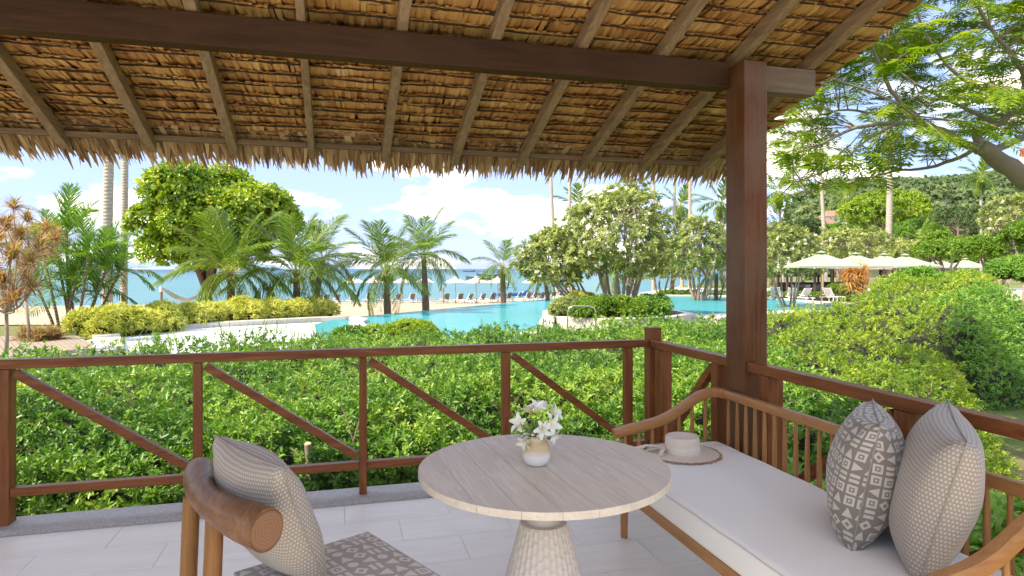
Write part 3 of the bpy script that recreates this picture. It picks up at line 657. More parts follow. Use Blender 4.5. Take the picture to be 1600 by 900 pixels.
# ---- round table: planks clipped to the circle
TC = Vector((.112, 2.29, 0)); TR_ = .442
table = thing('round_table', 'round washed-wood table with plank top on carved conical pedestal', 'table', TC, R(-71))
nb = 8; wp = 2*TR_/nb
for i in range(nb):
    u0 = -TR_+i*wp+.0004; u1 = -TR_+(i+1)*wp-.0004
    ss = np.linspace(u0, u1, 14); pts = [(math.sqrt(max(TR_**2-s*s, 0)), s) for s in ss]+[(-math.sqrt(max(TR_**2-s*s, 0)), s) for s in ss[::-1]]
    if i in (0, nb-1):
        pts = [p for k, p in enumerate(pts) if not (abs(p[0]) < 1e-4 and k > 13)] if i == 0 else pts
    clean = []
    for p in pts:
        if not clean or math.hypot(p[0]-clean[-1][0], p[1]-clean[-1][1]) > 1e-4: clean.append(p)
    if math.hypot(clean[0][0]-clean[-1][0], clean[0][1]-clean[-1][1]) < 1e-4: clean.pop()
    M().poly(clean, .7255, .75+random.uniform(-.0003, .0003)).build('plank', MAT['table'], table, bevel=.0011)
M().lathe([(.0, .700), (.30, .700), (.33, .712), (.33, .7250), (.0, .7250)], n=48, cap=False).build('under_plate', MAT['table'], table, smooth=True)
M().lathe([(.062, .699), (.060, .62), (.058, .575), (.062, .556), (.070, .552)], n=40).build('neck', MAT['neck'], table, smooth=True)
nth, nz_ = 272, 150; zs = np.linspace(.552, 0.0, nz_); th = np.linspace(0, 2*np.pi, nth, endpoint=False)
TH, ZZ = np.meshgrid(th, zs); Rr = .083+(.552-ZZ)*.270
ncol = 34; cellh = .034; U = TH/(2*np.pi)*ncol; ci = np.floor(U); rn = np.random.default_rng(4)
sh = rn.uniform(0, 1, ncol)*.35+.5*(np.arange(ncol) % 2); Vv = ZZ/cellh+sh[ci.astype(int) % ncol]
jit = rn.uniform(-.14, .14, (ncol, 40)); fu = U-ci-.5; ri = np.floor(Vv); fv = Vv-ri-.5+jit[ci.astype(int) % ncol, ri.astype(int) % 40]*.5
dim = np.clip(1-(np.abs(fu*2.05)**2.6+np.abs(fv*2.05)**2.6), 0, 1)**.5
Rr = Rr-.0062*dim; Rr[:2] = Rr[:2].min()
V = np.stack([Rr*np.cos(TH), Rr*np.sin(TH), ZZ], -1).reshape(-1, 3)
ii, jj = np.meshgrid(np.arange(nz_-1), np.arange(nth), indexing='ij'); Fq = np.stack([ii*nth+jj, (ii+1)*nth+jj, (ii+1)*nth+(jj+1) % nth, ii*nth+(jj+1) % nth], -1).reshape(-1, 4)
link('pedestal', np_mesh('pedestal', V, Fq, smooth=True), table, MAT['carved'])
M().lathe([(.001, .5515), (.0822, .5515)], n=40, cap=False).build('pedestal_top', MAT['carved'], table)

# ---- vase and bouquet
vc = Vector(((838-800)/F*2.30, 2.30, .7503))
vase = thing('vase', 'small round ceramic vase glazed cream below and sand above on the table', 'vase', vc)
M().lathe([(.0, .0), (.030, .0), (.040, .007), (.048, .022), (.0505, .042), (.047, .064), (.038, .082), (.030, .092), (.029, .100), (.031, .104), (.027, .104), (.025, .096), (.03, .085), (.0, .080)], n=48, cap=False).build('body', MAT['ceramic'], vase, smooth=True, split=80)
bq = thing('flower_bouquet', 'bunch of white lily-like flowers with green stems in the small vase', 'flowers', vc+Vector((0, 0, .085)))
def petal_mesh(L_=.045, W_=.024):
    n, k = 6, 4; V = []; 
    for i in range(n+1):
        t = i/n; w = W_*(math.sin(math.pi*(t*.80+.10))**.8)*(1-.15*t); z = .30*L_*t-.45*L_*t*t*t
        for j in range(k+1):
            s = j/k*2-1; V.append((L_*t, s*w/2, z+.18*w*s*s+.001*math.sin(9*t+4*s)))
    Fc = [(i*(k+1)+j, (i+1)*(k+1)+j, (i+1)*(k+1)+j+1, i*(k+1)+j+1) for i in range(n) for j in range(k)]
    me = M().add(V, Fc).mesh('petal', True); a_ = me.attributes.new('tint', 'FLOAT', 'POINT'); a_.data.foreach_set('value', [random.random() for _ in V]); me.materials.append(MAT['petal']); return me
pm = petal_mesh()
def flower(p, ax, s=1., openn=1.):
    p = Vector(p); ax = Vector(ax).normalized(); root = bpy.data.objects.new('flower', M().lathe([(.001, -.004), (.004, .0), (.006, .009), (.002, .012)], n=8).mesh('throat')); COL.objects.link(root)
    root.data.materials.append(MAT['stamen']); root.parent = bq; root.location = p; root.rotation_mode = 'QUATERNION'; root.rotation_quaternion = ax.to_track_quat('Z', 'X'); root.scale = (s,)*3
    a0 = random.uniform(0, 6)
    for k in range(5):
        o = link('petal', pm, root); o.rotation_euler = Euler((.35, -R(38)*(2-openn), a0+k*1.2566), 'XYZ'); o.location = (0, 0, .002+.0006*k)
fl = [((-.052, -.018, .062), (-.6, -.7, .35), 1.0), ((.0, .0, .100), (0, -.45, .9), 1.05), ((.042, -.02, .065), (.55, -.75, .35), 1.05), ((.055, .01, .092), (.7, -.3, .6), .95),
      ((.018, -.038, .050), (.1, -.95, .15), .95), ((-.022, .02, .095), (-.4, .1, .9), .95), ((.026, .03, .10), (.3, .5, .8), .9), ((-.045, .02, .045), (-.9, -.1, .2), .9), ((.05, -.015, .030), (.75, -.6, -.25), .85), ((-.035, -.03, .012), (-.45, -.8, -.5), .85)]
for p, ax, s in fl: flower(p, ax, s, random.uniform(.8, 1.1))
m = M()
for p, ax, s in fl: m.tube([(p[0]*.15, p[1]*.15, -.06), (p[0]*.35, p[1]*.35, 0.01), Vector(p)-Vector(ax).normalized()*.006], [.0022, .002, .0016], 5)
m.build('stems', MAT['stem'], bq, smooth=True)
for k in range(9):
    t = k*2.4; d = Vector((math.cos(t)*.8, math.sin(t)*.8-.35, random.uniform(-.15, .7))).normalized(); p = d*.022+Vector((0, 0, .015)); q = p+d*random.uniform(.035, .055)
    M().tube([p, p*.6+q*.4+Vector((0, 0, .002)), p*.25+q*.75, q], [.0016, .0048, .0056, .0012], 6).build('bud', MAT['petal'] if k % 3 else MAT['stem'], bq, smooth=True, split=0)
P0 = np.tile([[0, 0, .02]], (26, 1)).astype(float); an = rng.uniform(0, 6.28, 26); Dd = np.stack([np.cos(an), np.sin(an)-.2, rng.uniform(-.1, 1.1, 26)], -1)
V, Fc, tn = leaves(P0+nrm(Dd)*.02, Dd, np.tile([[0, 0, 1.]], (26, 1)), rng.uniform(.04, .07, 26), .012, T_BL, rng.uniform(0, 1, 26)); link('leaves', np_mesh('leaves', V, Fc, tn), bq, MAT['bush'])

# ---- chair, lower left
FW = np.array([.745, .667, 0]); RT = np.array([.667, -.745, 0]); FL_ = np.array([-.556, 2.48, 0])
chair = thing('chair', 'dark wood chair with thick curved log backrest and motif seat, seen from behind', 'chair', (0, 0, 0))
def cp(r, f, z): return FL_+RT*r-FW*f+np.array([0, 0, z])          # r to the chair's right, f backwards from the front edge
SW, SD = .54, .50
m = M(); nn_ = 12; V = []; Fc = []
for s in (1, -1):
    for i in range(nn_+1):
        for j in range(nn_+1):
            u, v_ = i/nn_, j/nn_; e = min(u, 1-u, v_, 1-v_)*2; h = .008*min(1, e*4)+.012*math.sin(math.pi*u)*math.sin(math.pi*v_)
            V.append(cp(u*SW, v_*SD, .437+h if s > 0 else .395))
k1 = (nn_+1)**2
for i in range(nn_):
    for j in range(nn_):
        a = i*(nn_+1)+j; Fc.append((a, a+1, a+nn_+2, a+nn_+1)); Fc.append((a+k1, a+k1+nn_+1, a+k1+nn_+2, a+k1+1))
per = [(0, j) for j in range(nn_+1)]+[(i, nn_) for i in range(1, nn_+1)]+[(nn_, j) for j in range(nn_-1, -1, -1)]+[(i, 0) for i in range(nn_-1, 0, -1)]
for k in range(len(per)):
    a = per[k][0]*(nn_+1)+per[k][1]; b_ = per[(k+1) % len(per)][0]*(nn_+1)+per[(k+1) % len(per)][1]; Fc.append((b_, a, a+k1, b_+k1))
me = bpy.data.meshes.new('seat_cushion'); me.from_pydata([tuple(p) for p in V], [], Fc); uv = me.uv_layers.new(name='UVMap')
for l in me.loops:
    i = l.vertex_index % k1; uv.data[l.index].uv = ((i//(nn_+1))/nn_*SW/.45, (i % (nn_+1))/nn_*SD/.45)
me.update(); link('seat_cushion', me, chair, MAT['motif_seat'])
def cbeam(p, q, w, h, name='seat_rail'): M().beam(p, q, w, h).build(name, MAT['walnut'], chair, bevel=.005)
cbeam(cp(.02, .03, .37), cp(SW-.02, .03, .37), .035, .05); cbeam(cp(.02, SD-.02, .37), cp(SW-.02, SD-.02, .37), .035, .05)
cbeam(cp(.03, .05, .37), cp(.03, SD-.04, .37), .03, .048); cbeam(cp(SW-.03, .05, .37), cp(SW-.03, SD-.04, .37), .03, .048)
for r_ in (.045, SW-.045): M().tube([cp(r_, .045, 0), cp(r_, .045, .36)], [.018, .024], 14).build('leg', MAT['walnut_z'], chair, smooth=True)
# back posts and log
for (x, y) in ((-1.050, 2.108), (-.890, 1.925)):
    top = Vector((x, y, .705)); bot = Vector((x, y, 0))+Vector(tuple(-FW*.05)); mid = top.lerp(bot, .5)+Vector(tuple(FW*.012))
    M().tube([bot, bot.lerp(mid, .5), mid, mid.lerp(top, .5), top-Vector((0, 0, .006)), top], [.021, .024, .0265, .0265, .0262, .0235], 20).build('back_post', MAT['walnut_z'], chair, smooth=True, split=45)
a_ = Vector((-1.098, 2.228, .752)); c_ = Vector((-.668, 1.705, .752)); fw = Vector(tuple(FW))
pts = []; rad = []
for i in range(33):
    t = i/32; p = a_.lerp(c_, t)-fw*(.062*math.sin(math.pi*t)-.018); pts.append(p); r = .046+.006*math.cos(math.pi*2*t)
    if i < 4: r *= [.55, .82, .94, .99][i]
    rad.append(r)
M().tube(pts, rad, 28, flat=1.12).build('log_backrest', MAT['walnut'], chair, smooth=True, split=45)
pillow('cushion', 'taupe dotted cushion propped against the log backrest of the chair', [(-.945, 2.34, .455), (-.585, 2.03, .452), (-.632, 1.765, .905), (-.962, 2.075, .915)], .092, MAT['dots'], seed=9, c=.06, pipe=MAT['pipe'])

g = G('end_grain'); v = g.coord('Object'); w = g.n('ShaderNodeTexWave', wave_type='RINGS', rings_direction='Z'); w.inputs['Scale'].default_value = 34; w.inputs['Distortion'].default_value = 2.2; w.inputs['Detail'].default_value = 3; w.inputs['Detail Scale'].default_value = 2; g.l(v, w.inputs[0])
g.col(g.mix(w.outputs['Fac'], (.19, .085, .038), (.25, .12, .055))); g.rough(.5)
lend = M().lathe([(0, .0), (.0495, .0), (.0495, .0015), (0, .0015)], n=32, cap=False).build('end_grain', g.m, chair); dlog = (pts[-1]-pts[-2]).normalized()
lend.rotation_mode = 'QUATERNION'; lend.rotation_quaternion = dlog.to_track_quat('Z', 'Y'); lend.location = pts[-1]+dlog*.0004

# ================================================================== THE GARDEN
def smooth(e0, e1, x): t = np.clip((x-e0)/(e1-e0), 0, 1); return t*t*(3-2*t)
_r = np.random.default_rng(11); _K = [(_r.normal(0, 1, 2), _r.uniform(0, 6.28)) for _ in range(24)]
def lump(x, y, f):          # cheap smooth noise, about -1..1
    v = 0
    for i, (k, p) in enumerate(_K): v = v+np.sin(x*k[0]*f*(1+i*.09)+y*k[1]*f*(1+i*.09)+p)
    return v/4.2
def sdist(px, py, poly):    # signed distance, positive inside
    P = np.array(poly, float); d = np.full(px.shape, 1e9); ins = np.zeros(px.shape, bool); n = len(P)
    for i in range(n):
        a, b_ = P[i], P[(i+1) % n]; e = b_-a; t = np.clip(((px-a[0])*e[0]+(py-a[1])*e[1])/(e@e), 0, 1)
        d = np.minimum(d, np.hypot(px-a[0]-t*e[0], py-a[1]-t*e[1]))
        c = ((a[1] > py) != (b_[1] > py)); xx = a[0]+(py-a[1])*e[0]/(e[1] if abs(e[1]) > 1e-9 else 1e-9); ins ^= c & (px < xx)
    return np.where(ins, d, -d)
ZG = -.95
def shore(x): return np.interp(x, [-400, -200, -50, 0, 25, 45, 120, 200, 400, 900], [40, 55, 63, 77, 95, 130, 300, 520, 900, 1800])
def beach_start(x): return np.interp(x, [-60, -12, -8, 3.75, 9, 16, 22, 60], [27, 27.5, 29.5, 50.5, 56, 64, 85, 200])
def gz(x, y):
    bs = beach_start(x); sh = shore(x); f = smooth(0, 6, y-bs); low = -1.75-.5*np.clip((y-bs)/np.maximum(sh-bs, 5), 0, 1)
    z = ZG*(1-f)+low*f; return z-2.0*smooth(-1, 12, y-sh)
def grid_mesh(name, xs, ys, zf, keep=None, off=0.):
    X, Y = np.meshgrid(xs, ys); Z = zf(X, Y)+off; nx, ny = len(xs), len(ys)
    i, j = np.meshgrid(np.arange(ny-1), np.arange(nx-1), indexing='ij'); q = np.stack([i*nx+j, i*nx+j+1, (i+1)*nx+j+1, (i+1)*nx+j], -1).reshape(-1, 4)
    if keep is not None:
        cx = (X[:-1, :-1]+X[1:, 1:])/2; cy = (Y[:-1, :-1]+Y[1:, 1:])/2; q = q[keep(cx, cy).ravel()]
    return np_mesh(name, np.stack([X, Y, Z], -1).reshape(-1, 3), q, smooth=True)
xs = np.concatenate([np.arange(-260, -60, 8.), np.arange(-60, 60, 1.5), np.arange(60, 900, 14.)]); ys = np.concatenate([np.arange(-60, 0, 5.), np.arange(0, 140, 1.5), np.arange(140, 1900, 20.)])
def gz2(x, y):     # leave room under the veranda and the basins
    return gz(x, y)-.25*(sdist(x, y, [(-8, 24), (-7, 16), (4, 15), (22, 34), (21, 56), (4, 52), (-8, 31)]) > -.5)
tag(link('ground', grid_mesh('ground', xs, ys, gz2), None, MAT['lawn']), kind='structure')
tag(link('beach', grid_mesh('beach', np.arange(-260, 60, .8), np.arange(24, 150, .8), gz, lambda x, y: (y > beach_start(x)+.0) & (y < shore(x)+8), .03), None, MAT['sand']), kind='structure')
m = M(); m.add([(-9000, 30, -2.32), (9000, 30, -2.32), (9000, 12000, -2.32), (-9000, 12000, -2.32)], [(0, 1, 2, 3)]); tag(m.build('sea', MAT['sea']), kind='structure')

# ---- pool
POOL = [(-8.0, 28.9), (3.75, 50), (9, 53.5), (17, 52), (19.6, 46), (19.8, 36), (14.5, 34), (10.8, 32.2), (8.3, 30), (8, 34), (5, 36.5), (2.5, 35.5), (1.67, 31.6), (1.0, 24), (-1, 18), (-4, 16.6), (-6, 20), (-8, 26)]
tag(M().poly(POOL[::-1], -2.6, -.815).build('pool_basin', MAT['whitestone']), kind='structure')
def inset_strip(line, w, z0, z1, name, mat, side=1):
    P = [Vector((*p, 0)) for p in line]; L_, R_ = [], []
    for i, p in enumerate(P):
        d = (P[min(i+1, len(P)-1)]-P[max(i-1, 0)]).normalized(); nn_ = Vector((-d.y, d.x, 0))*side; L_.append(p); R_.append(p+nn_*w)
    m = M()
    for i in range(len(P)-1):
        V = [(q.x, q.y, z) for z in (z0, z1) for q in (L_[i], L_[i+1], R_[i+1], R_[i])]; m.add(V, [(0, 3, 2, 1), (4, 5, 6, 7), (0, 1, 5, 4), (1, 2, 6, 5), (2, 3, 7, 6), (3, 0, 4, 7)])
    return tag(m.build(name, mat, bevel=0), kind='structure')
def densify(line, step=1.0):
    out_ = []
    for a, b_ in zip(line[:-1], line[1:]):
        n = max(1, int(math.dist(a, b_)/step))
        for k in range(n): out_.append((a[0]+(b_[0]-a[0])*k/n, a[1]+(b_[1]-a[1])*k/n))
    return out_+[line[-1]]
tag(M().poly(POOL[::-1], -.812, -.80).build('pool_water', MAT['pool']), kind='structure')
inset_strip([(3.6, 50), (9, 53.6), (17, 52.1), (19.7, 46), (19.9, 36)], .7, -1.3, -.70, 'pool_coping', MAT['whitestone'], 1)
inset_strip([(21.0, 36.4), (14.5, 33.9), (10.8, 32.1), (8.3, 29.9)], 1.5, -1.3, -.74, 'pool_coping', MAT['whitestone'], 1)
PEN = [(1.5, 31.6), (2.0, 28.0), (4, 26.6), (7.0, 27.9), (8.5, 30), (8.2, 34.1), (5, 36.8), (2.4, 35.8)]
tag(M().poly(PEN[::-1], -1.3, -.62).build('planter_coping', MAT['whitestone'], bevel=.03), kind='structure')
c0 = np.mean(PEN, 0); tag(M().poly([tuple(c0+(np.array(p)-c0)*.88) for p in PEN][::-1], -.7, -.60).build('planter_soil', MAT['core']), kind='structure')
inset_strip([(1.55, 31.6), (.9, 24), (-1.1, 18)], .6, -1.3, -.74, 'pool_coping', MAT['whitestone'], 1)
# shallow basin on the left
BAS = [(-14.6, 23.3), (-8.0, 28.0), (-7.0, 26), (-5, 20), (-5.5, 17.0), (-12.6, 17.6)]
tag(M().poly(BAS[::-1], -1.4, -.86).build('shallow_basin', MAT['basin']), kind='structure')
inset_strip([(-15.0, 22.8), (-11.5, 25.6), (-8.4, 28.2), (-7.3, 28.6), (-6.7, 27.4), (-6.6, 26), (-4.7, 20), (-5.2, 16.8)], .55, -1.4, -.68, 'basin_coping', MAT['whitestone'], 1)
inset_strip([(-15.3, 23.4), (-12.5, 19.2), (-11.0, 16.8)], .75, -1.4, -.70, 'basin_coping', MAT['whitestone'], 1)
# right hand terrace
tag(M().poly([(19.9, 35), (60, 50), (70, 78), (20, 80), (9.4, 56), (17.3, 53.0), (20.6, 46.5)], -1.4, -.90).build('terrace', MAT['whitestone']), kind='structure')
# timber deck bottom left: planks
dk = tag(M().poly([(-14.2, 20.9), (-10.6, 16.8), (-9.0, 14.8), (-24, 14.8), (-24, 20.9)][::-1], -.93, -.78).build('boardwalk', MAT['core']), kind='structure')
pv = Vector((.660, -.751, 0)); pn = Vector((-.751, -.660, 0))
for i in range(34):
    p = Vector((-14.15, 20.95, 0))+Vector((-1, 0, 0))*(i*.196); q = p+pv*7.6; wv = Vector((-.172, 0, 0))
    V = [(p.x, p.y, -.775), (q.x, q.y, -.775), (q.x+wv.x, q.y, -.775), (p.x+wv.x, p.y, -.775)]
    V += [(x, y, -.742+random.uniform(-.002, .002)) for x, y, _ in V]
    o = M().add(V, [(0, 3, 2, 1), (4, 5, 6, 7), (0, 1, 5, 4), (1, 2, 6, 5), (2, 3, 7, 6), (3, 0, 4, 7)]).build('plank', MAT['deck'], dk)

# ---- hedges: height field + leaves
P1 = [(-8.4, 2.7), (-3.4, 3.95), (1.30, 5.22), (3.2, 5.3), (5.5, 7.0), (6.9, 9.6), (7.4, 10.9), (8.2, 11.2), (15.5, 20), (22, 30), (13, 23.5), (9.8, 18.6), (7.6, 17.4), (4, 16.5), (-1, 15.4), (-5, 13), (-8, 10.8), (-13, 10.2), (-15, 3)]
P2 = [(2.75, -.6), (1.42, 5.3), (3.3, 6.0), (4.2, 4.6), (4.5, .5), (4.5, -1)]
P3 = [(6.9, 10.7), (8.9, 10.9), (13.8, 16.6), (12.3, 18.0), (8.3, 14.3)]
ty = np.array([-16, -4, 0, 3, 5, 6.5, 8, 10, 13, 20, 26]); tz = np.array([.02, .07, .08, .10, .16, .28, .48, .72, 1.02, 1.15, 1.2])
def hedge_h(x, y):
    top = np.interp(x, ty, tz); nearr = smooth(12.5, 7, y)*smooth(2, 5, x); top = top*(1-nearr)+.10*nearr
    top = top+.10*lump(x, y, 1.1)+.080*lump(x+9, y, 3.0)+.040*lump(x, y+4, 7.)-.10*smooth(10, 13, y)*smooth(2, -3, x)
    h1 = ZG+(top-ZG)*smooth(-.08, .50, sdist(x, y, P1)+.10*lump(x, y, 2.5))
    top2 = -.26+.13*lump(x+3, y, 2.0)+.05*lump(x, y, 6); h2 = ZG+(top2-ZG)*smooth(-.1, .5, sdist(x, y, P2)+.08*lump(x, y, 4))
    top3 = np.interp(x, [7, 9, 13], [.64, .72, 1.1])+.10*lump(x, y, 2.2); h3 = ZG+(top3-ZG)*smooth(-.15, .95, sdist(x, y, P3)+.06*lump(x, y, 3))
    return h1, h2, h3
def hmax(x, y): return np.maximum.reduce(hedge_h(x, y))
def tri_in_view(x, y, pad=1.5): return (np.abs(x) < .80*y*1.06+pad)
hxs = np.arange(-15, 23, .1); hys = np.arange(-1, 31, .1); X, Y = np.meshgrid(hxs, hys); H1, H2, H3 = hedge_h(X, Y); H = np.maximum.reduce([H1, H2, H3])
def region(x, y):
    h1, h2, h3 = hedge_h(x, y); r = np.zeros(x.shape, int)          # 0 front-left, 1 front-centre, 2 right mound, 3 low shrubs, 4 dark block
    r = np.where(x > 3.4+.25*(y-6), 2, np.where((y > 10.8+.35*(x+3)) & (x > -7), 1, 0)); r = np.where((h2 >= h1) & (h2 >= h3), 3, r); return np.where(h3 > np.maximum(h1, h2), 4, r)
specs = [('hedge', 'loose mid-green leafy hedge growing right in front of the front railing', 'hedge', 'hedge'),
         ('hedge', 'flat-topped bright green hedge strip between the front hedge and the pool', 'hedge', 'hedge'),
         ('hedge', 'large mounded yellow-green hedge on the right beyond the daybed', 'hedge_yellow', 'hedge'),
         ('shrub_bed', 'low pale green leafy shrubs growing just outside the side railing', 'cover', 'shrubs'),
         ('hedge', 'clipped dark green hedge block with an upright face beside the lawn', 'hedge_dark', 'hedge')]
hroots = []
gy, gx = np.gradient(H, .1, .1); area = np.sqrt(1+gx**2+gy**2); D = np.hypot(X, Y); wgt = area*(1+.8*(area > 2))*(H > ZG+.05)*tri_in_view(X, Y)*(Y > -.9)/np.maximum(D, 4.5)**1.75
wgt *= np.where((H3 > H1-.02) & (H3 > ZG+.1), 2.0, 1.0)
wgt *= ~((sdist(X, Y, [tuple(ab(-9, -6)[:2]), tuple(ab(2.45, -6)[:2]), tuple(ab(2.45, 4.45)[:2]), tuple(ab(-9, 4.45)[:2])]) > 0))
NS = 50000; cells = rng.choice(wgt.size, NS, p=(wgt/wgt.sum()).ravel()); cy_, cx_ = np.unravel_index(cells, wgt.shape)
px_ = hxs[cx_]+rng.uniform(-.05, .05, NS); py_ = hys[cy_]+rng.uniform(-.05, .05, NS); pz_ = hmax(px_, py_)
e = .05; nx_ = -(hmax(px_+e, py_)-hmax(px_-e, py_))/(2*e); ny_ = -(hmax(px_, py_+e)-hmax(px_, py_-e))/(2*e); NN = nrm(np.stack([nx_, ny_, np.ones(NS)], -1))
reg = region(px_, py_); dist = np.hypot(px_, py_)
steep = 1-NN[:, 2]
# on a steep face the grid sampling strings points along z: spread them down the face
pz_ = np.where(steep > .4, pz_-rng.uniform(0, .12, NS), pz_)
PP = np.stack([px_, py_, pz_], -1)-NN*(rng.uniform(0, 1, NS)**1.4*.24-.04)[:, None]
AX = nrm(NN*1.0+rng.normal(0, .42, (NS, 3))+np.array([0, 0, .35]))
patch = np.clip(.5+.32*lump(px_*1.0, py_, 1.9)+.2*lump(px_, py_, 7)+rng.normal(0, .17, NS), 0, 1)
for k, (nm, lab, mt, cat) in enumerate(specs):
    sel = reg == k
    root = thing(nm, lab, cat, (0, 0, ZG)); hroots.append(root)
    parts4, parts3 = [], []
    nearm = sel & (dist < 7.4); farm = sel & ~nearm; off = np.array([0, 0, ZG])
    Lb = {0: .056, 1: .05, 2: .046, 3: .085, 4: .045}[k]
    for msk, T, mm in ((nearm, T_L6, 8), (farm, T_RH, 7)):
        if msk.sum() == 0: continue
        d = dist[msk]; sc = Lb*np.maximum(1, (d/8)**.55)*rng.uniform(.8, 1.25, msk.sum())
        V, Fc, tn = sprigs(PP[msk]-off, AX[msk], mm, sc, .46 if k != 3 else .5, T=T, lo=18, hi=88, step=.24, flat=.05, tint=patch[msk])
        o = link('foliage', np_mesh('foliage', V, Fc, tn, smooth=False), root, MAT[mt]); o['kind'] = 'stuff'
    kk = (region(X[:-1, :-1]+.05, Y[:-1, :-1]+.05) == k) & (H[:-1, :-1] > ZG+.03) & (sdist(X[:-1, :-1], Y[:-1, :-1], [tuple(ab(-9, -6)[:2]), tuple(ab(2.45, -6)[:2]), tuple(ab(2.45, 4.42)[:2]), tuple(ab(-9, 4.42)[:2])]) < 0)
    i, j = np.nonzero(kk); nx = len(hxs); q = np.stack([i*nx+j, i*nx+j+1, (i+1)*nx+j+1, (i+1)*nx+j], -1)
    used, inv = np.unique(q, return_inverse=True); Vc = np.stack([X, Y, np.maximum(H-np.minimum(.20*area**1.2, 1.1)-.03*lump(X, Y, 14), ZG-.05)], -1).reshape(-1, 3)[used]; Vc[:, 2] -= ZG
    o = link('inner_shade_mass', np_mesh('inner_shade_mass', Vc, inv.reshape(-1, 4), smooth=True), root, MAT['core']); o['kind'] = 'stuff'  # dark sheet standing in for the shaded gaps behind the leaves
    # twigs that show in the gaps
    ids = np.nonzero(sel & (dist < 12))[0]
    if len(ids):
        m = M()
        for ii in rng.choice(ids, min(420 if k == 0 else 260, len(ids)), replace=False):
            p = Vector(PP[ii]-off); a = Vector(AX[ii]); q_ = p+Vector(rng.normal(0, .08, 3))-Vector(NN[ii])*.18-Vector((0, 0, .12)); mid = (p+q_)/2+Vector(rng.normal(0, .02, 3))
            m.tube([q_, mid, p+a*.05], [.006, .004, .002], 4, cap=False)
        o = m.build('twigs', MAT['twig'], root); o['kind'] = 'stuff'
# leaves spilling over the kerb edge handled by the hedge; pruned stub between the chair and the table
st = thing('pruned_branch', 'cut shrub branch with pale orange saw cuts beside the kerb left of the table', 'branch', at(481, 770, 4.9))
b0 = Vector(st.location); 
def rel(px, py, s): return at(px, py, s)-b0
M().tube([rel(488, 790, 4.9), rel(487, 745, 4.88), rel(483, 715, 4.85), rel(481, 694, 4.84)], [.040, .034, .028, .026], 10).build('stub', MAT['bark'], st, smooth=True)
M().tube([rel(481, 694.2, 4.84), rel(481, 692.5, 4.838)], [.025, .023], 12).build('saw_cut', MAT['pot_pink'], st)
for pts in ([(486, 745), (494, 725), (498, 716)], [(488, 770), (500, 760), (509, 764)], [(484, 735), (470, 715), (455, 700)], [(489, 780), (497, 770), (497, 755)]):
    M().tube([rel(x, y, 4.86) for x, y in pts], [.012, .009, .006], 6).build('branchlet', MAT['twig'], st, smooth=True)
M().tube([rel(473, 775, 4.7), rel(471, 762, 4.68)], [.016, .015], 8).build('short_stub', MAT['pot_pink'], st, smooth=True)
# a few bare forked twigs in the shaded gap
bt = thing('bare_twigs', 'thin bare forked stems rising inside the front hedge left of the third post', 'twigs', at(545, 760, 5.2)); b0 = Vector(bt.location)
for pts in ([(548, 745), (552, 690), (540, 650), (530, 628)], [(552, 690), (562, 655), (566, 640)], [(548, 720), (515, 680), (498, 670)], [(585, 770), (600, 745), (612, 705), (620, 690)], [(512, 760), (530, 742), (556, 740)], [(640, 745), (655, 725), (668, 700)]):
    M().tube([rel(x, y, 5.25) for x, y in pts], [.008, .007, .0055, .004][:len(pts)], 5).build('stem', MAT['twig'], bt, smooth=True)

# ---- generic lumps of leaves
def shell(n, lumps, up_bias=.15, inset=.12, zmin=None):
    C = np.array([l[0] for l in lumps], float); Rr = np.array([l[1] for l in lumps], float); Rr = Rr if Rr.ndim == 2 else np.repeat(Rr[:, None], 3, 1)
    w = (Rr[:, 0]*Rr[:, 1])**1.0; k = rng.choice(len(C), n*2, p=w/w.sum()); d = nrm(rng.normal(0, 1, (n*2, 3))); d[:, 2] = np.where((d[:, 2] < -.35), -d[:, 2], d[:, 2])
    P = C[k]+d*Rr[k]*(1-rng.uniform(0, 1, (n*2, 1))**2*inset*2.2)
    keep = np.ones(len(P), bool)
    for i in range(len(C)):
        q = np.linalg.norm((P-C[i])/Rr[i], axis=1); keep &= (q > .70) | (k == i)
    if zmin is not None: keep &= P[:, 2] > zmin
    P = P[keep][:n]; d = d[keep][:n]; k = k[keep][:n]
    N = nrm(d/Rr[k]+np.array([0, 0, up_bias])); tint = np.clip(rng.uniform(.1, .9, len(C))[k]*.5+.25+rng.normal(0, .18, len(P)), 0, 1); return P, N, tint
def blob_lumps(c, r, n, lr, seed=0, flat=.0, full=False):
    q = np.random.default_rng(seed); L_ = []
    for i in range(n):
        d = q.normal(0, 1, 3); d /= np.linalg.norm(d); d[2] = d[2] if full else (abs(d[2])*.9-.25 if q.uniform() < .75 else d[2]*.6)
        rad = q.uniform(.45, .80); L_.append((np.array(c)+d*np.array(r)*rad, (np.array([1, 1, .82])*lr*q.uniform(.7, 1.25))))
    return L_
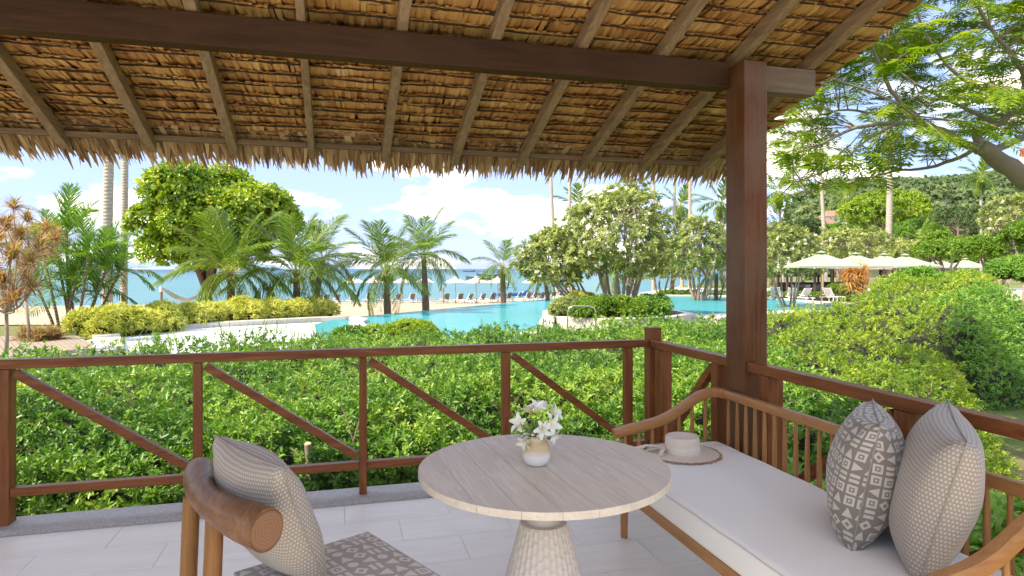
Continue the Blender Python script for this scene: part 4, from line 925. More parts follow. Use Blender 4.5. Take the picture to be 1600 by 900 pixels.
def bushy(name, label, cat, base, c, r, nl, lr, n, m_, Ln, Wd, T, mat, group=None, seed=0, trunk=None, bark='bark', lo=20, hi=85, flowers=0, full=False, fill=True, zmin=None):
    """base: world point on the ground; c: crown centre relative to it"""
    root = thing(name, label, cat, base, 0, group); lum = blob_lumps(c, r, nl, lr, seed, full=full)
    P, N, t = shell(n, lum, zmin=zmin); V, Fc, tn = sprigs(P, N+rng.normal(0, .3, P.shape), m_, Ln, Wd, T=T, lo=lo, hi=hi, tint=t)
    o = link('crown' if trunk else 'foliage', np_mesh('crown', V, Fc, tn), root, MAT[mat]); o['kind'] = 'stuff'
    if trunk:
        rt, nf = trunk; m = M(); q = np.random.default_rng(seed+5); fork = Vector((c[0]*.3, c[1]*.3, max(.25, (c[2]-r[2])*.75)))
        m.tube([(0, 0, -.2), fork*.5+Vector((q.normal(0, .03), 0, 0)), fork], [rt*1.25, rt, rt*.9], 10)
        for (lc, lrr) in lum[:nf]:
            e_ = Vector(lc); mid = fork.lerp(e_, .5)+Vector(q.normal(0, .12, 3))*r[0]*.25
            m.tube([fork, fork.lerp(mid, .6), mid, mid.lerp(e_, .6), e_+Vector((0, 0, lrr[2]*.4))], [rt*.62, rt*.5, rt*.4, rt*.28, rt*.12], 7, cap=False)
            for _ in range(4):
                t_ = Vector(lc)+Vector(nrm(q.normal(0, 1, 3))*lrr*.9); m.tube([mid.lerp(e_, .5), t_.lerp(mid, .35), t_], [rt*.22, rt*.14, rt*.05], 5, cap=False)
        m.build('trunk', MAT[bark], root, smooth=True, split=0)
    if fill and not trunk:
        m = M(); 
        for lc, lrr in lum:
            V = []; 
            for th_ in np.linspace(.25, math.pi-.2, 6):
                for k in range(10): V.append((lc[0]+lrr[0]*.72*math.sin(th_)*math.cos(.628*k), lc[1]+lrr[1]*.72*math.sin(th_)*math.sin(.628*k), lc[2]+lrr[2]*.72*math.cos(th_)))
            m.add(V, [(i*10+k, (i+1)*10+k, (i+1)*10+(k+1) % 10, i*10+(k+1) % 10) for i in range(5) for k in range(10)]+[tuple(range(10))])
        o = m.build('inner_shade_mass', MAT['core'], root, smooth=True, split=0); o['kind'] = 'stuff'
    if flowers:
        sel = rng.choice(len(P), flowers); Pf = P[sel]+N[sel]*.14; V, Fc, tn = sprigs(Pf, N[sel]+rng.normal(0, .25, (flowers, 3)), 5, .085, .75, T=T_OB, lo=50, hi=80, step=0)
        o = link('blossoms', np_mesh('blossoms', V, Fc, tn), root, MAT['petal']); o['kind'] = 'stuff'
    return root

# ---- palms
def frond_mesh(Lf, droop, nleaf=34, ll=.55, wid=.032, vee=.25, lean=.9, hang=.5, rr=.018, seed=0):
    q = np.random.default_rng(seed); ts = np.linspace(0, 1, 15); X = Lf*(ts-.18*droop*ts**2); Z = Lf*(.10*ts-droop*.52*ts**2); 
    def pos(t): return np.array([np.interp(t, ts, X), np.zeros_like(t), np.interp(t, ts, Z)]).T
    t = np.repeat(np.linspace(.14, 1, nleaf), 2); sd_ = np.tile([1., -1.], nleaf); P = pos(t); P2_ = pos(np.minimum(t+.03, 1.03)); tg = nrm(P2_-pos(t-.02))
    ln = ll*Lf/3*(np.sin(np.pi*np.clip(t*.86+.10, 0, 1))**.6)*q.uniform(.85, 1.1, len(t)); a = lean*(1-.35*t)+q.normal(0, .06, len(t))
    side = np.stack([np.zeros_like(t), sd_, np.zeros_like(t)], -1); upv = nrm(np.cross(tg, side)*sd_[:, None])*-1; upv[:, 2] = np.abs(upv[:, 2])
    Dd = np.cos(a)[:, None]*tg+np.sin(a)[:, None]*side+upv*vee; Dd = nrm(Dd+q.normal(0, .10, Dd.shape)); 
    V = []; Fc = []; D2 = nrm(Dd+np.array([0, 0, -1.])*hang); D3 = nrm(Dd+np.array([0, 0, -1.])*hang*2.2)
    W_ = np.cross(Dd, nrm(side*0+np.array([0, 0, 1.]))); W_ = nrm(W_)
    p0 = P; p1 = P+Dd*ln[:, None]*.38; p2 = p1+D2*ln[:, None]*.34; p3 = p2+D3*ln[:, None]*.28
    arr = []
    for p, w in ((p0, .6), (p1, 1.), (p2, .8), (p3, .10)): arr += [p-W_*wid*w/2, p+W_*wid*w/2]
    V = np.stack(arr, 1); qd = np.array([[0, 1, 3, 2], [2, 3, 5, 4], [4, 5, 7, 6]]); Fc = (qd[None]+(np.arange(len(t))*8)[:, None, None]).reshape(-1, 4)
    tint = np.clip(.35+q.normal(0, .16, len(t))+.2*(t > .9), 0, 1); Vr = V.reshape(-1, 3); tn = np.repeat(tint, 8)
    # rachis
    n = len(ts); ring = []
    for i in range(n):
        r = rr*(1-.85*ts[i])+.003; ring += [(X[i], r*math.cos(k*1.5708+.785), Z[i]+r*math.sin(k*1.5708+.785)*.7) for k in range(4)]
    Fr = np.array([[i*4+k, i*4+(k+1) % 4, i*4+4+(k+1) % 4, i*4+4+k] for i in range(n-1) for k in range(4)])+len(Vr)
    return np_mesh('frond', np.concatenate([Vr, np.array(ring)]), np.concatenate([Fc, Fr]), np.concatenate([tn, np.full(len(ring), .95)]))
FR = {}
def fronds(kind):
    if kind not in FR:
        if kind == 'coco': FR[kind] = [frond_mesh(3, d, 60, .95, .032, .16, .95, h, .03, i) for i, (d, h) in enumerate([(.45, .3), (.8, .45), (1.15, .6), (1.4, .85), (1.6, .95)])]
        if kind == 'areca': FR[kind] = [frond_mesh(3, d, 32, .95, .055, .45, .85, h, .03, 20+i) for i, (d, h) in enumerate([(.3, .15), (.7, .25), (1.15, .4)])]
        if kind == 'far': FR[kind] = [frond_mesh(3, d, 16, 1.1, .13, .1, .95, h, .04, 40+i) for i, (d, h) in enumerate([(.4, .3), (.9, .6), (1.4, .9)])]
        for me in FR[kind]: me.materials.append(MAT['areca' if kind == 'areca' else 'palm'])
    return FR[kind]
def palm(label, base, crown, Lf, nf=20, tr=.16, kind='coco', seed=0, group=None, bark='palmbark_dark', name='coconut_palm', nuts=False, dead=0, lowest=-35, mat=None, bow=0.):
    base = Vector(base); crown = Vector(crown); q = random.Random(seed); root = thing(name, label, 'palm tree', base, 0, group); c = crown-base
    ns = max(10, int(c.length*3.3)); m = M(); pts = []; rad = []
    for i in range(ns+1):
        t = i/ns; p = Vector((c.x*t**1.5+bow*math.sin(math.pi*t), c.y*t**1.5, -.3+(c.z+.3)*t)); pts.append(p); rad.append(tr*(1.25-.55*t+.35*math.exp(-t*c.length*2))*(1+.05*(i % 2)))
    m.tube(pts, rad, 12); m.build('trunk', MAT[bark], root, smooth=True, split=0)
    fm = fronds(kind)
    for i in range(nf):
        t = i/(nf-1); elv = 78-(78-lowest)*t**.8+q.uniform(-6, 6); az_ = i*2.39996+q.uniform(-.25, .25)
        k = min(len(fm)-1, int(t*len(fm)*.999)); o = link('frond', fm[k], root)
        o.rotation_euler = Euler((q.uniform(-.25, .25), -R(elv), az_), 'XYZ'); s = Lf/3*q.uniform(.85, 1.08)*(.72+.28*math.sin(math.pi*min(1, t+.25))); o.scale = (s, s, s)
        o.location = c+Vector((math.cos(az_)*tr*.5, math.sin(az_)*tr*.5, .05-.12*t))
    if nuts:
        m = M()
        for i in range(14):
            a = i*2.4; rr_ = tr*1.2+q.uniform(0, .12); p = c+Vector((math.cos(a)*rr_, math.sin(a)*rr_, -.18-q.uniform(0, .25)))
            m.lathe([(0, p.z-.11), (.07, p.z-.08), (.095, p.z), (.06, p.z+.09), (0, p.z+.11)], (p.x, p.y), 8, cap=False)
        m.build('coconuts', MAT['coconut'], root, smooth=True, split=0)
    return root
def base_of(px, s, z): return (at(px, HZ, s).x, s, z)
palm('young coconut palm with long arching fronds in front of the round broad-leaved tree', base_of(362, 30, -1.4), at(360, 425, 30), 3.75, 22, .19, seed=1, nuts=True, lowest=-14)
palm('young coconut palm with yellow flower stalks, right of the round broad-leaved tree', base_of(463, 31, -1.5), at(464, 427, 31), 3.85, 22, .19, seed=2, nuts=True, lowest=-14)
palm('coconut palm half hidden behind the yellow-stalked young one, only its right fronds clear', base_of(489, 37, -1.8), at(505, 405, 37), 3.0, 13, .2, seed=3)
palm('coconut palm with drooping side fronds, left one of the close pair behind the pool', base_of(606, 33, -1.85), at(604, 424, 33), 3.4, 21, .18, seed=4, nuts=True, lowest=-14)
palm('coconut palm on the sand, right and taller one of the close pair by the pool', base_of(666, 37.2, -1.9), at(662, 402, 37.2), 3.2, 20, .19, seed=5, lowest=-18)
palm('small lone coconut palm at the pool edge in front of the beach loungers', base_of(787, 44.5, -2.0), at(785, 415, 44.5), 2.5, 17, .19, seed=6, lowest=-50)
palm('short palm under the left edge of the frangipani grove, on the sand', base_of(858, 46, -2.0), at(852, 436, 46), 2.2, 14, .16, seed=7, lowest=-20)
palm('short palm glimpsed between the frangipani trunks', base_of(963, 44, -1.2), at(963, 428, 44), 2.3, 14, .16, seed=8)
palm('short palm with low fronds just left of the timber column', base_of(1118, 47, -.95), at(1120, 428, 47), 2.4, 14, .14, seed=9)
palm('tall ringed coconut trunk left of the round tree, thicker one of the two', base_of(168, 30, -1.6), at(186, -60, 30), 3.4, 16, .19, seed=10, bark='palmbark', bow=-.1)
palm('tall pale coconut trunk left of the round tree, thinner one of the two', base_of(193, 38, -1.8), at(200, 20, 38), 3.4, 14, .17, seed=11, bark='palmbark')
far_tall = [(872, 864, 60, 72, -.6, 'slender leaning coconut trunk rising left of the frangipani grove'), (889, 893, 70, 70, 0, 'straight coconut trunk in front of a small palm crown above the frangipani'),
            (986, 984, 40, 74, 0, 'left one of two touching coconut trunks above the frangipani'), (993, 992, 55, 70, 0, 'right one of two touching coconut trunks above the frangipani'),
            (1021, 1022, 60, 72, 0, 'single straight coconut trunk right of the touching pair'), (1052, 1050, 90, 80, .2, 'thin coconut trunk crossing the palm crown left of the column'), (1078, 1078, 60, 70, 0, 'tall coconut trunk between the two distant palm crowns left of the column')]
for i, (xb, xt, yt, s, bw, lab) in enumerate(far_tall):
    palm(lab, base_of(xb, s, -2.0 if xb < 1000 else -1), at(xt, yt, s), 3.6, 12, .16, kind='far', seed=30+i, bark='palmbark', bow=bw, group='tall coconut palms along the beach')
for i, (xb, xt, yt, s, L_, lab) in enumerate([(893, 903, 322, 82, 3.6, 'distant coconut palm with drooping crown just left of the frangipani top'), (1066, 1062, 322, 85, 3.8, 'distant coconut palm crown against the sky between two trunks'), (1131, 1126, 318, 80, 4.2, 'distant coconut palm with heavy drooping crown beside the column'),
        (1534, 1532, 275, 95, 4.2, 'yellowing coconut palm standing clear against the wooded hill'), (1330, 1321, 310, 115, 4.2, 'far coconut palm with a loose crown in front of the hill'), (1224, 1216, 300, 90, 4.0, 'palm crown showing directly right of the timber column'), (1435, 1440, 375, 60, 2.2, 'broad palm crown rising behind the green parasols'), (1352, 1345, 330, 130, 4.0, 'farthest small coconut palm below the hill crest')]):
    palm(lab, base_of(xb, s, -1.2), at(xt, yt, s), L_, 16, .2, kind='far', seed=50+i, bark='palmbark', lowest=-60)
palm('thick pale coconut trunk rising behind the green parasols', base_of(1386, 62, -1), at(1391, 205, 62), 3.6, 14, .27, kind='far', seed=61, bark='palmbark', bow=.1)
palm('slim coconut trunk leaning left of the large dark green tree', base_of(1290, 78, -1), at(1280, 235, 78), 3.6, 12, .22, kind='far', seed=62, bark='palmbark')

# ---- areca clump, left
ar = thing('areca_palm', 'clump of green areca palms with cane stems beside the boardwalk', 'palm tree', base_of(112, 24, -1.0)); b0 = Vector(ar.location)
q = random.Random(5)
for i, (bx, tx, ty_, Lf, nf) in enumerate([(108, 104, 368, 1.95, 11), (96, 72, 420, 2.0, 9), (120, 138, 405, 2.0, 9), (128, 165, 425, 1.9, 9), (100, 118, 440, 1.9, 9), (112, 88, 395, 1.8, 8), (122, 110, 465, 1.6, 8), (134, 150, 465, 1.7, 8), (140, 185, 430, 1.7, 8), (90, 60, 455, 1.7, 7)]):
    s = 24+q.uniform(-.8, .8); p = at(bx, HZ, s)-b0; p.z = -.1; t_ = at(tx, ty_, s)-b0
    M().tube([p, p.lerp(t_, .35)+Vector((0, 0, .1)), p.lerp(t_, .7)+Vector((0, 0, .08)), t_], [.055, .05, .045, .05], 8).build('stem', MAT['palmbark_dark'], ar, smooth=True, split=0)
    for k in range(nf):
        t = k/(nf-1); o = link('frond', fronds('areca')[min(2, int(t*3))], ar); az_ = k*2.4+q.random(); o.location = t_; sc = Lf/3*q.uniform(.85, 1.1); o.scale = (sc,)*3
        o.rotation_euler = Euler((q.uniform(-.3, .3), -R(80-72*t+q.uniform(-6, 6)), az_), 'XYZ')
# ---- pink-leaved dracaena trees, far left
def blade_rosette(n, L_, W_, seed, T=T_BL):
    q = np.random.default_rng(seed); a = q.uniform(0, 6.28, n); elv = np.radians(q.uniform(-25, 80, n)); D_ = np.stack([np.cos(a)*np.cos(elv), np.sin(a)*np.cos(elv), np.sin(elv)], -1)
    return leaves(D_*.03, D_, np.tile([[0, 0, 1.]], (n, 1))+D_*.05, L_*q.uniform(.75, 1.1, n), W_, T, q.uniform(0, 1, n))
def me_of(name, vft, mat): me = np_mesh(name, *vft); me.materials.append(mat); return me
rosm = [me_of('leaf_rosette', blade_rosette(120, .50, .036, i), MAT['ti']) for i in range(3)]
def rosette_tree(label, base, tips, name='dracaena', meshes=rosm, cat='plant', sc=1., tr=.035, fork=None, bark='bark'):
    root = thing(name, label, cat, base); b0 = Vector(base); q = random.Random(len(tips)); m = M(); fk = Vector(fork)-b0 if fork else Vector((0, 0, .5))
    m.tube([(0, 0, -.15), fk*.5+Vector((.03, 0, 0)), fk], [tr*1.5, tr*1.25, tr*1.1], 8)
    for i, tp in enumerate(tips):
        t_ = Vector(tp)-b0; mid = fk.lerp(t_, .5)+Vector((q.uniform(-.15, .15), q.uniform(-.1, .1), -.12)); m.tube([fk, mid, t_], [tr*.9, tr*.6, tr*.4], 6, cap=False)
        o = link('leaf_rosette', meshes[i % len(meshes)], root); o.location = t_; o.rotation_euler = (q.uniform(-.4, .4), q.uniform(-.4, .4), q.uniform(0, 6)); o.scale = (sc*q.uniform(.8, 1.15),)*3
    m.build('branches', MAT[bark], root, smooth=True, split=0); return root
rosette_tree('pink and straw leaved dracaena tree with twisting stems at the left edge', base_of(8, 16, -.9), [at(x, y, 16+dz) for x, y, dz in [(-25, 340, .3), (6, 352, 0), (-8, 385, -.5), (30, 372, .4), (18, 405, -.6), (-20, 420, .2), (48, 412, .2), (8, 440, -.3), (38, 438, .5), (-15, 460, 0), (22, 470, -.4), (62, 392, .8), (-40, 395, .4), (-45, 450, 0), (50, 452, -.3)]], sc=.98, fork=at(10, 490, 16))
rosette_tree('tawny dracaena tree with crooked trunk between the pink one and the areca palms', base_of(46, 19.5, -.95), [at(x, y, 19.5+dz) for x, y, dz in [(20, 325, 0), (42, 345, .5), (72, 358, -.4), (30, 375, .3), (60, 388, .2), (78, 395, .6), (12, 360, -.2), (82, 375, .2)]], sc=.95, fork=at(40, 470, 19.5))
for k, (x, s, lab) in enumerate([(62, 19.6, 'low tuft of brownish red spear leaves left of the areca stems'), (82, 20.0, 'low tuft of brownish red spear leaves among the areca stems'), (40, 20, 'low tuft of tawny spear leaves under the crooked dracaena')]):
    rosette_tree(lab, base_of(x, s, -.95), [Vector(base_of(x, s, -.62)), Vector(base_of(x+7, s+.2, -.75)), Vector(base_of(x-6, s-.1, -.8))], name='spear_plant', sc=1.0, tr=.02, fork=Vector(base_of(x, s, -.85)))

# ---- broad-leaved round tree
bushy('almond_tree', 'big round glossy broad-leaved tree with dense yellow-green crown near the beach', 'tree', base_of(322, 36, -1.8), (.35, 0, 5.75), (4.5, 3.9, 3.5), 60, 1.15, 6000, 8, .34, .48, T_OB, 'almond', seed=3, trunk=(.26, 12), bark='bark_dark', lo=35, hi=85, full=True)
# ---- yellow variegated shrubs in a row behind the basin
for i, (x, s, r_, h_, lab) in enumerate([(160, 20.3, .95, .62, 'yellow variegated shrub at the corner by the boardwalk, leftmost of the row'), (205, 21.3, 1.0, .72, 'yellow variegated shrub, second from the boardwalk corner'), (250, 22.6, .95, .62, 'yellow variegated shrub in front of the hammock post'),
        (292, 24.0, .95, .55, 'yellow variegated shrub below the hammock'), (335, 25.3, .95, .58, 'yellow variegated shrub left of the first young palm trunk'), (378, 26.2, .95, .60, 'yellow variegated shrub right of the first young palm trunk'), (420, 27.1, .95, .62, 'yellow variegated shrub below the flowering palm'), (462, 27.9, .85, .55, 'yellow variegated shrub, second from the right end of the row'), (492, 28.7, .7, .42, 'yellow variegated shrub at the pool end of the row')]):
    bushy('variegated_shrub', lab, 'shrub', base_of(x, s+1.5, -.9), (0, 0, .30), (r_, .7, h_), 11, .45, 900, 9, .17, .30, T_RH, 'yellow', group='yellow variegated shrubs behind the basin', seed=60+i, zmin=-.2)
bushy('round_shrub', 'rounded pale yellow-green shrub rising from the hedge in front of the pool', 'shrub', base_of(626, 15.4, -.9), (0, 0, .72), (.95, .6, .24), 12, .36, 1500, 8, .07, .4, T_RH, 'hedge_yellow', seed=80)
bushy('fern_shrub', 'darker leafy shrub poking above the hedge left of the rounded pale shrub', 'shrub', base_of(545, 15.0, -.9), (0, 0, .62), (.40, .4, .28), 8, .26, 500, 8, .12, .3, T_RH, 'hedge', seed=81)
# grass blades at the basin edge
P0 = []; 
for x in np.linspace(225, 520, 26): P0.append(Vector(base_of(x+random.uniform(-6, 6), 14.9+random.uniform(-.5, 1.4)-(x < 330)*1.2, -.22+random.uniform(-.1, .1))))
P0 = np.array([tuple(p) for p in P0 for _ in range(6)]); D0 = nrm(np.stack([rng.normal(0, .35, len(P0)), rng.normal(0, .2, len(P0)), np.ones(len(P0))], -1)); bz = np.array([-4., 15, -.9])
V, Fc, tn = leaves(P0-bz+rng.normal(0, .05, P0.shape), D0, rng.normal(0, 1, P0.shape), rng.uniform(.22, .50, len(P0)), .018, T_BL, rng.uniform(.2, 1, len(P0)))
gb = tag(link('tall_grass', np_mesh('tall_grass', V, Fc, tn), None, MAT['bush']), 'loose tufts of long green blades along the edge of the pale basin', 'grass', kind='stuff'); gb.location = bz

# ---- frangipani
def frangi(label, px, s, z, cx, cy, rx, rz, n, seed, tr=.13, nl=26, fl=160, stems=3, Ln=.25):
    base = Vector(base_of(px, s, z)); cc = np.array(at(cx, cy, s)-base); r = np.array((rx/F*s, rx/F*s*.85, rz/F*s)); q = np.random.default_rng(seed)
    root = thing('frangipani_tree', label, 'tree', base, 0, 'frangipani trees round the pool')
    d = nrm(q.normal(0, 1, (n, 3))); d[:, 2] = np.where(d[:, 2] < -.8, -d[:, 2], d[:, 2]); wob = 1+.13*np.sin(d[:, 0]*5+seed)+.10*np.sin(d[:, 2]*7+d[:, 1]*6+seed*2)
    P = cc+d*r*(q.uniform(.35, 1.0, n)**.42*wob)[:, None]; N = nrm(d+np.array([0, 0, .45])+q.normal(0, .35, d.shape)); t_ = np.clip(q.normal(.5, .22, n), 0, 1)
    V, Fc, tn = sprigs(P, N, 13, Ln*np.maximum(1, (s/36)**.5), .30, T=T_L6, lo=32, hi=82, step=.10, tint=t_); o = link('crown', np_mesh('crown', V, Fc, tn), root, MAT['frangi']); o['kind'] = 'stuff'
    m = M(); Z = Vector((0, 0, .3)); main = []
    for k in range(stems+3):
        a = k*2.4+q.uniform(0, 1); p = Vector((math.cos(a)*.22, math.sin(a)*.2, -.1)); e_ = Vector(cc)+Vector((math.cos(a)*r[0]*.5, math.sin(a)*r[1]*.45, -r[2]*.25)); w_ = Vector(q.normal(0, .12, 3))
        c1 = p.lerp(e_, .35)+Vector((math.cos(a)*.12, math.sin(a)*.12, -.08))+w_; c2 = p.lerp(e_, .7)+w_*.6; m.tube([p, p.lerp(c1, .5), c1, c1.lerp(c2, .5), c2, e_], [tr*.8, tr*.72, tr*.62, tr*.55, tr*.46, tr*.38], 8); main += [c2, e_, e_.lerp(c2, .4)]
    mp_ = np.array([tuple(v) for v in main]); mids = []
    for k in q.choice(n, min(n, 46), replace=False):
        t1 = Vector(P[k]); j = int(np.argmin(np.linalg.norm(mp_-P[k], axis=1))); a_ = main[j]; md = a_.lerp(t1, .55)+Vector(q.normal(0, .1, 3)); m.tube([a_, md, t1], [tr*.30, tr*.22, tr*.13], 6, cap=False); mids.append(md)
    mq = np.array([tuple(v) for v in mids])
    for k in q.choice(n, min(n, 170), replace=False):
        t1 = Vector(P[k]); j = int(np.argmin(np.linalg.norm(mq-P[k], axis=1))); m.tube([mids[j], mids[j].lerp(t1, .5)+Vector(q.normal(0, .05, 3)), t1], [tr*.17, tr*.13, tr*.09], 5, cap=False)
    m.build('trunk', MAT['bark'], root, smooth=True, split=0)
    out_ = np.nonzero(d[:, 1] < .6)[0]; sel = q.choice(out_, min(int(fl*1.5), len(out_)), replace=False); c5 = np.repeat(P[sel]+N[sel]*.16, 4, 0)+q.normal(0, .05, (len(sel)*4, 3)); n5 = np.repeat(N[sel], 4, 0)+q.normal(0, .4, (len(sel)*4, 3))
    V, Fc, tn = sprigs(c5, n5, 5, .085, .8, T=T_OB, lo=50, hi=78, step=0); o = link('blossoms', np_mesh('blossoms', V, Fc, tn), root, MAT['petal']); o['kind'] = 'stuff'
    return root
frangi('largest frangipani tree, white-flowered, on the planted peninsula in the pool', 968, 30.5, -.6, 970, 374, 92, 80, 1050, 101, .13, 40, 80, 5)
frangi('frangipani tree with low spreading crown at the left of the grove', 915, 32.5, -.6, 866, 408, 62, 46, 700, 102, .10, 20, 25, 4)
frangi('rounded frangipani tree just left of the timber column', 1092, 46, -1, 1095, 390, 56, 48, 620, 103, .16, 24, 40, 4)
frangi('slender frangipani tree just right of the timber column', 1232, 38, -.9, 1228, 398, 52, 46, 520, 104, .09, 20, 35, 4)
frangi('pale frangipani tree behind the first two green parasols', 1345, 50, -.9, 1325, 385, 62, 28, 480, 105, .12, 18, 30, 2)
frangi('frangipani tree behind the dense right side shrubs, above the small parasols', 1555, 44, -.9, 1590, 345, 44, 42, 420, 106, .12, 14, 30, 2)
frangi('frangipani glimpsed far behind the grove, between its trunks', 1035, 56, -1, 1040, 412, 44, 30, 340, 107, .14, 12, 12, 3)
# dark low trees under the grove
for i, (x, s, cy, rx, rz, lab) in enumerate([(1050, 62, 412, 42, 18, 'small dark beach tree behind the grove'), (1105, 66, 410, 30, 18, 'small dark beach tree beyond the rounded frangipani'), (945, 60, 418, 28, 14, 'low dark beach tree seen through the grove trunks')]):
    b_ = Vector(base_of(x, s, -1.2)); cc = at(x, cy, s)-b_; bushy('beach_tree', lab, 'tree', b_, tuple(cc), (rx/F*s, 2, rz/F*s), 14, 1.0, 700, 8, .28, .4, T_RH, 'hedge_dark', seed=110+i, trunk=(.2, 6), bark='bark_dark')
# planter bushes
for i, (x, s, r_, h_, mt, lab) in enumerate([(893, 28.4, 1.1, .62, 'frangi', 'low pale variegated bush at the left end of the pool planter'), (930, 27.9, 1.1, .62, 'bush', 'low green bush left of centre in the pool planter'), (972, 28.3, 1.1, .60, 'bush', 'low green bush right of centre in the pool planter'), (1015, 29.2, 1.05, .66, 'hedge_dark', 'low darker bush at the right end of the pool planter'), (905, 31.5, .7, .8, 'yellow', 'small yellow-green bush behind the pool planter bushes')]):
    bushy('planter_bush', lab, 'shrub', base_of(x, s, -.62), (0, 0, .22), (r_, .8, h_), 12, .42, 1100, 8, .12, .42, T_RH, mt, group='bushes in the pool planter', seed=120+i, zmin=-.05)
def hedgerow(label, x0, x1, s, z, h_, mt, n, seed, s1=None):
    p = Vector(base_of(x0, s, z)); q_ = Vector(base_of(x1, s1 or s, z)); root = thing('low_hedge', label, 'hedge', p); d = q_-p; L_ = d.length; k = max(3, int(L_/.5)); q = random.Random(seed)
    lum = [(np.array(d*(i+.5)/k)+np.array([0, 0, h_*.45]), np.array([.42, .42, h_*.6*q.uniform(.8, 1.15)])) for i in range(k)]
    P, N, t = shell(n, lum); V, Fc, tn = sprigs(P, N, 8, .12, .42, tint=t); o = link('foliage', np_mesh('foliage', V, Fc, tn), root, MAT[mt]); o['kind'] = 'stuff'
    M().box(min(0, d.x), max(0, d.x), min(0, d.y)-.2, max(0, d.y)+.2, 0, h_*.6).build('inner_shade_mass', MAT['core'], root)
hedgerow('low green hedge along the far pool edge left of the column', 1032, 1132, 55, -.9, .45, 'bush', 900, 1)
hedgerow('low green hedge along the pool terrace right of the column', 1200, 1345, 50.5, -.9, .5, 'bush', 1400, 2, 47)
# right-hand greenery
for i, (x, s, cx, cy, rx, rz, nl, n, Ln, mt, tr, lab) in enumerate([
    (1392, 76, 1388, 338, 72, 52, 40, 3600, .34, 'almond', .4, 'large round dark green tree behind the parasols, below the hill'),
    (1480, 46, 1475, 392, 52, 34, 26, 1900, .20, 'bush', .2, 'bright light-green leafy tree above the smaller parasols'),
    (1545, 38, 1552, 395, 55, 32, 26, 1900, .18, 'bush', .18, 'bright green spreading tree behind the right hedge'),
    (1600, 33, 1612, 372, 45, 44, 22, 1600, .17, 'bush', .15, 'tall leafy shrub at the far right edge'),
    (1435, 66, 1432, 368, 45, 26, 20, 1300, .26, 'areca', .2, 'mid-green tree right of the large dark one'),
    (1500, 70, 1505, 350, 50, 24, 20, 1300, .28, 'forest', .25, 'dull green tree at the foot of the hill, centre right'),
    (1570, 72, 1575, 345, 50, 26, 20, 1300, .28, 'forest', .25, 'dull green tree at the foot of the hill, far right'),
    (1255, 82, 1255, 365, 45, 32, 22, 1500, .30, 'forest', .25, 'dull green tree behind the slender frangipani'),
    (1310, 88, 1308, 372, 40, 26, 20, 1300, .32, 'areca', .25, 'green tree left of the large dark one'),
    (1205, 92, 1205, 375, 32, 30, 16, 1000, .34, 'forest', .25, 'dull green tree peeping out directly right of the column'),
    (1285, 56, 1285, 402, 45, 16, 14, 800, .22, 'bush', .12, 'low light-green tree above the first green parasol'),
    (1400, 54, 1402, 398, 50, 20, 16, 1000, .22, 'frangi', .12, 'low grey-green tree above the middle parasols')]):
    b_ = Vector(base_of(x, s, -1.0)); cc = at(cx, cy, s)-b_; rr_ = rx/F*s
    bushy('leafy_tree', lab, 'tree', b_, tuple(cc), (rr_, rr_*.8, rz/F*s), nl, rr_*.30, n, 8, Ln, .45, T_RH, mt, seed=140+i, trunk=(tr, 7))
for i, (x, s, z0, cx, cy, rx, rz, n, mt, lab) in enumerate([(1430, 24, -.9, 1436, 447, 34, 18, 900, 'hedge_dark', 'dark large-leaved plant at the hedge top below the parasols'), (1600, 27, -.9, 1604, 428, 50, 28, 1800, 'hedge_dark', 'dark green shrub mass behind the right hedge'), (1510, 29, -.9, 1505, 442, 40, 14, 1100, 'hedge_dark', 'dark shrub in the shade under the smallest parasols'),
        (1395, 45, -.9, 1398, 450, 22, 12, 400, 'yellow', 'small yellow-green bush between the parasol poles'), (1310, 46, -.9, 1312, 455, 24, 8, 400, 'bush', 'low green bush behind the second parasol pole')]):
    b_ = Vector(base_of(x, s, z0)); cc = at(cx, cy, s)-b_; big = i == 0
    bushy('shrub', lab, 'shrub', b_, tuple(cc), (rx/F*s, rx/F*s*.7, rz/F*s), 14, rx/F*s*.35, n, 8, .26 if big else .13, .34, T_L6 if big else T_RH, mt, seed=170+i)
fan = [me_of('leaf_rosette', blade_rosette(90, .9, .05, 90+i), MAT['orangegrass']) for i in range(2)]
rosette_tree('orange dried-looking fan-leaved plant between the first two green parasols', base_of(1336, 37, -.9), [at(x, y, 37) for x, y in [(1325, 440), (1338, 432), (1348, 444), (1335, 452), (1328, 425), (1345, 428)]], name='fan_plant', meshes=fan, sc=1., fork=at(1336, 462, 37))

# ---- hill
def hill_h(x, y):
    ang = x/np.maximum(y, 1); crest = np.interp(ang, [.30, .385, .42, .45, .50, .60, .70, .80, 1.0, 1.6], [-12, 0, 26, 44, 56, 66, 69, 72, 80, 90])
    prof = smooth(150, 430, y)*(1-.55*smooth(480, 760, y)); return -2.5+crest*prof*(1+.10*lump(x*.012, y*.012, 1.))
hx = np.arange(90, 900, 9.); hy = np.arange(120, 760, 9.)
tag(link('hill', grid_mesh('hill', hx, hy, hill_h, lambda x, y: hill_h(x, y) > -4), None, plain('hill_earth', (.045, .06, .025), .95, .1, .3)), kind='structure')
NT = 1900; cxh = rng.uniform(.36, 1.02, NT); cyh = 140+330*rng.uniform(0, 1, NT)**.8; cxw = cxh*cyh; czh = hill_h(cxw, cyh); ok = czh > 1.0; cxw, cyh, czh = cxw[ok], cyh[ok], czh[ok]; NT = len(cxw)
rr_ = rng.uniform(3.0, 6.2, NT)*np.interp(cyh, [140, 470], [.75, 1.15]); per_ = 72; d = nrm(rng.normal(0, 1, (NT, per_, 3))); d[..., 2] = np.abs(d[..., 2])*.85+.02
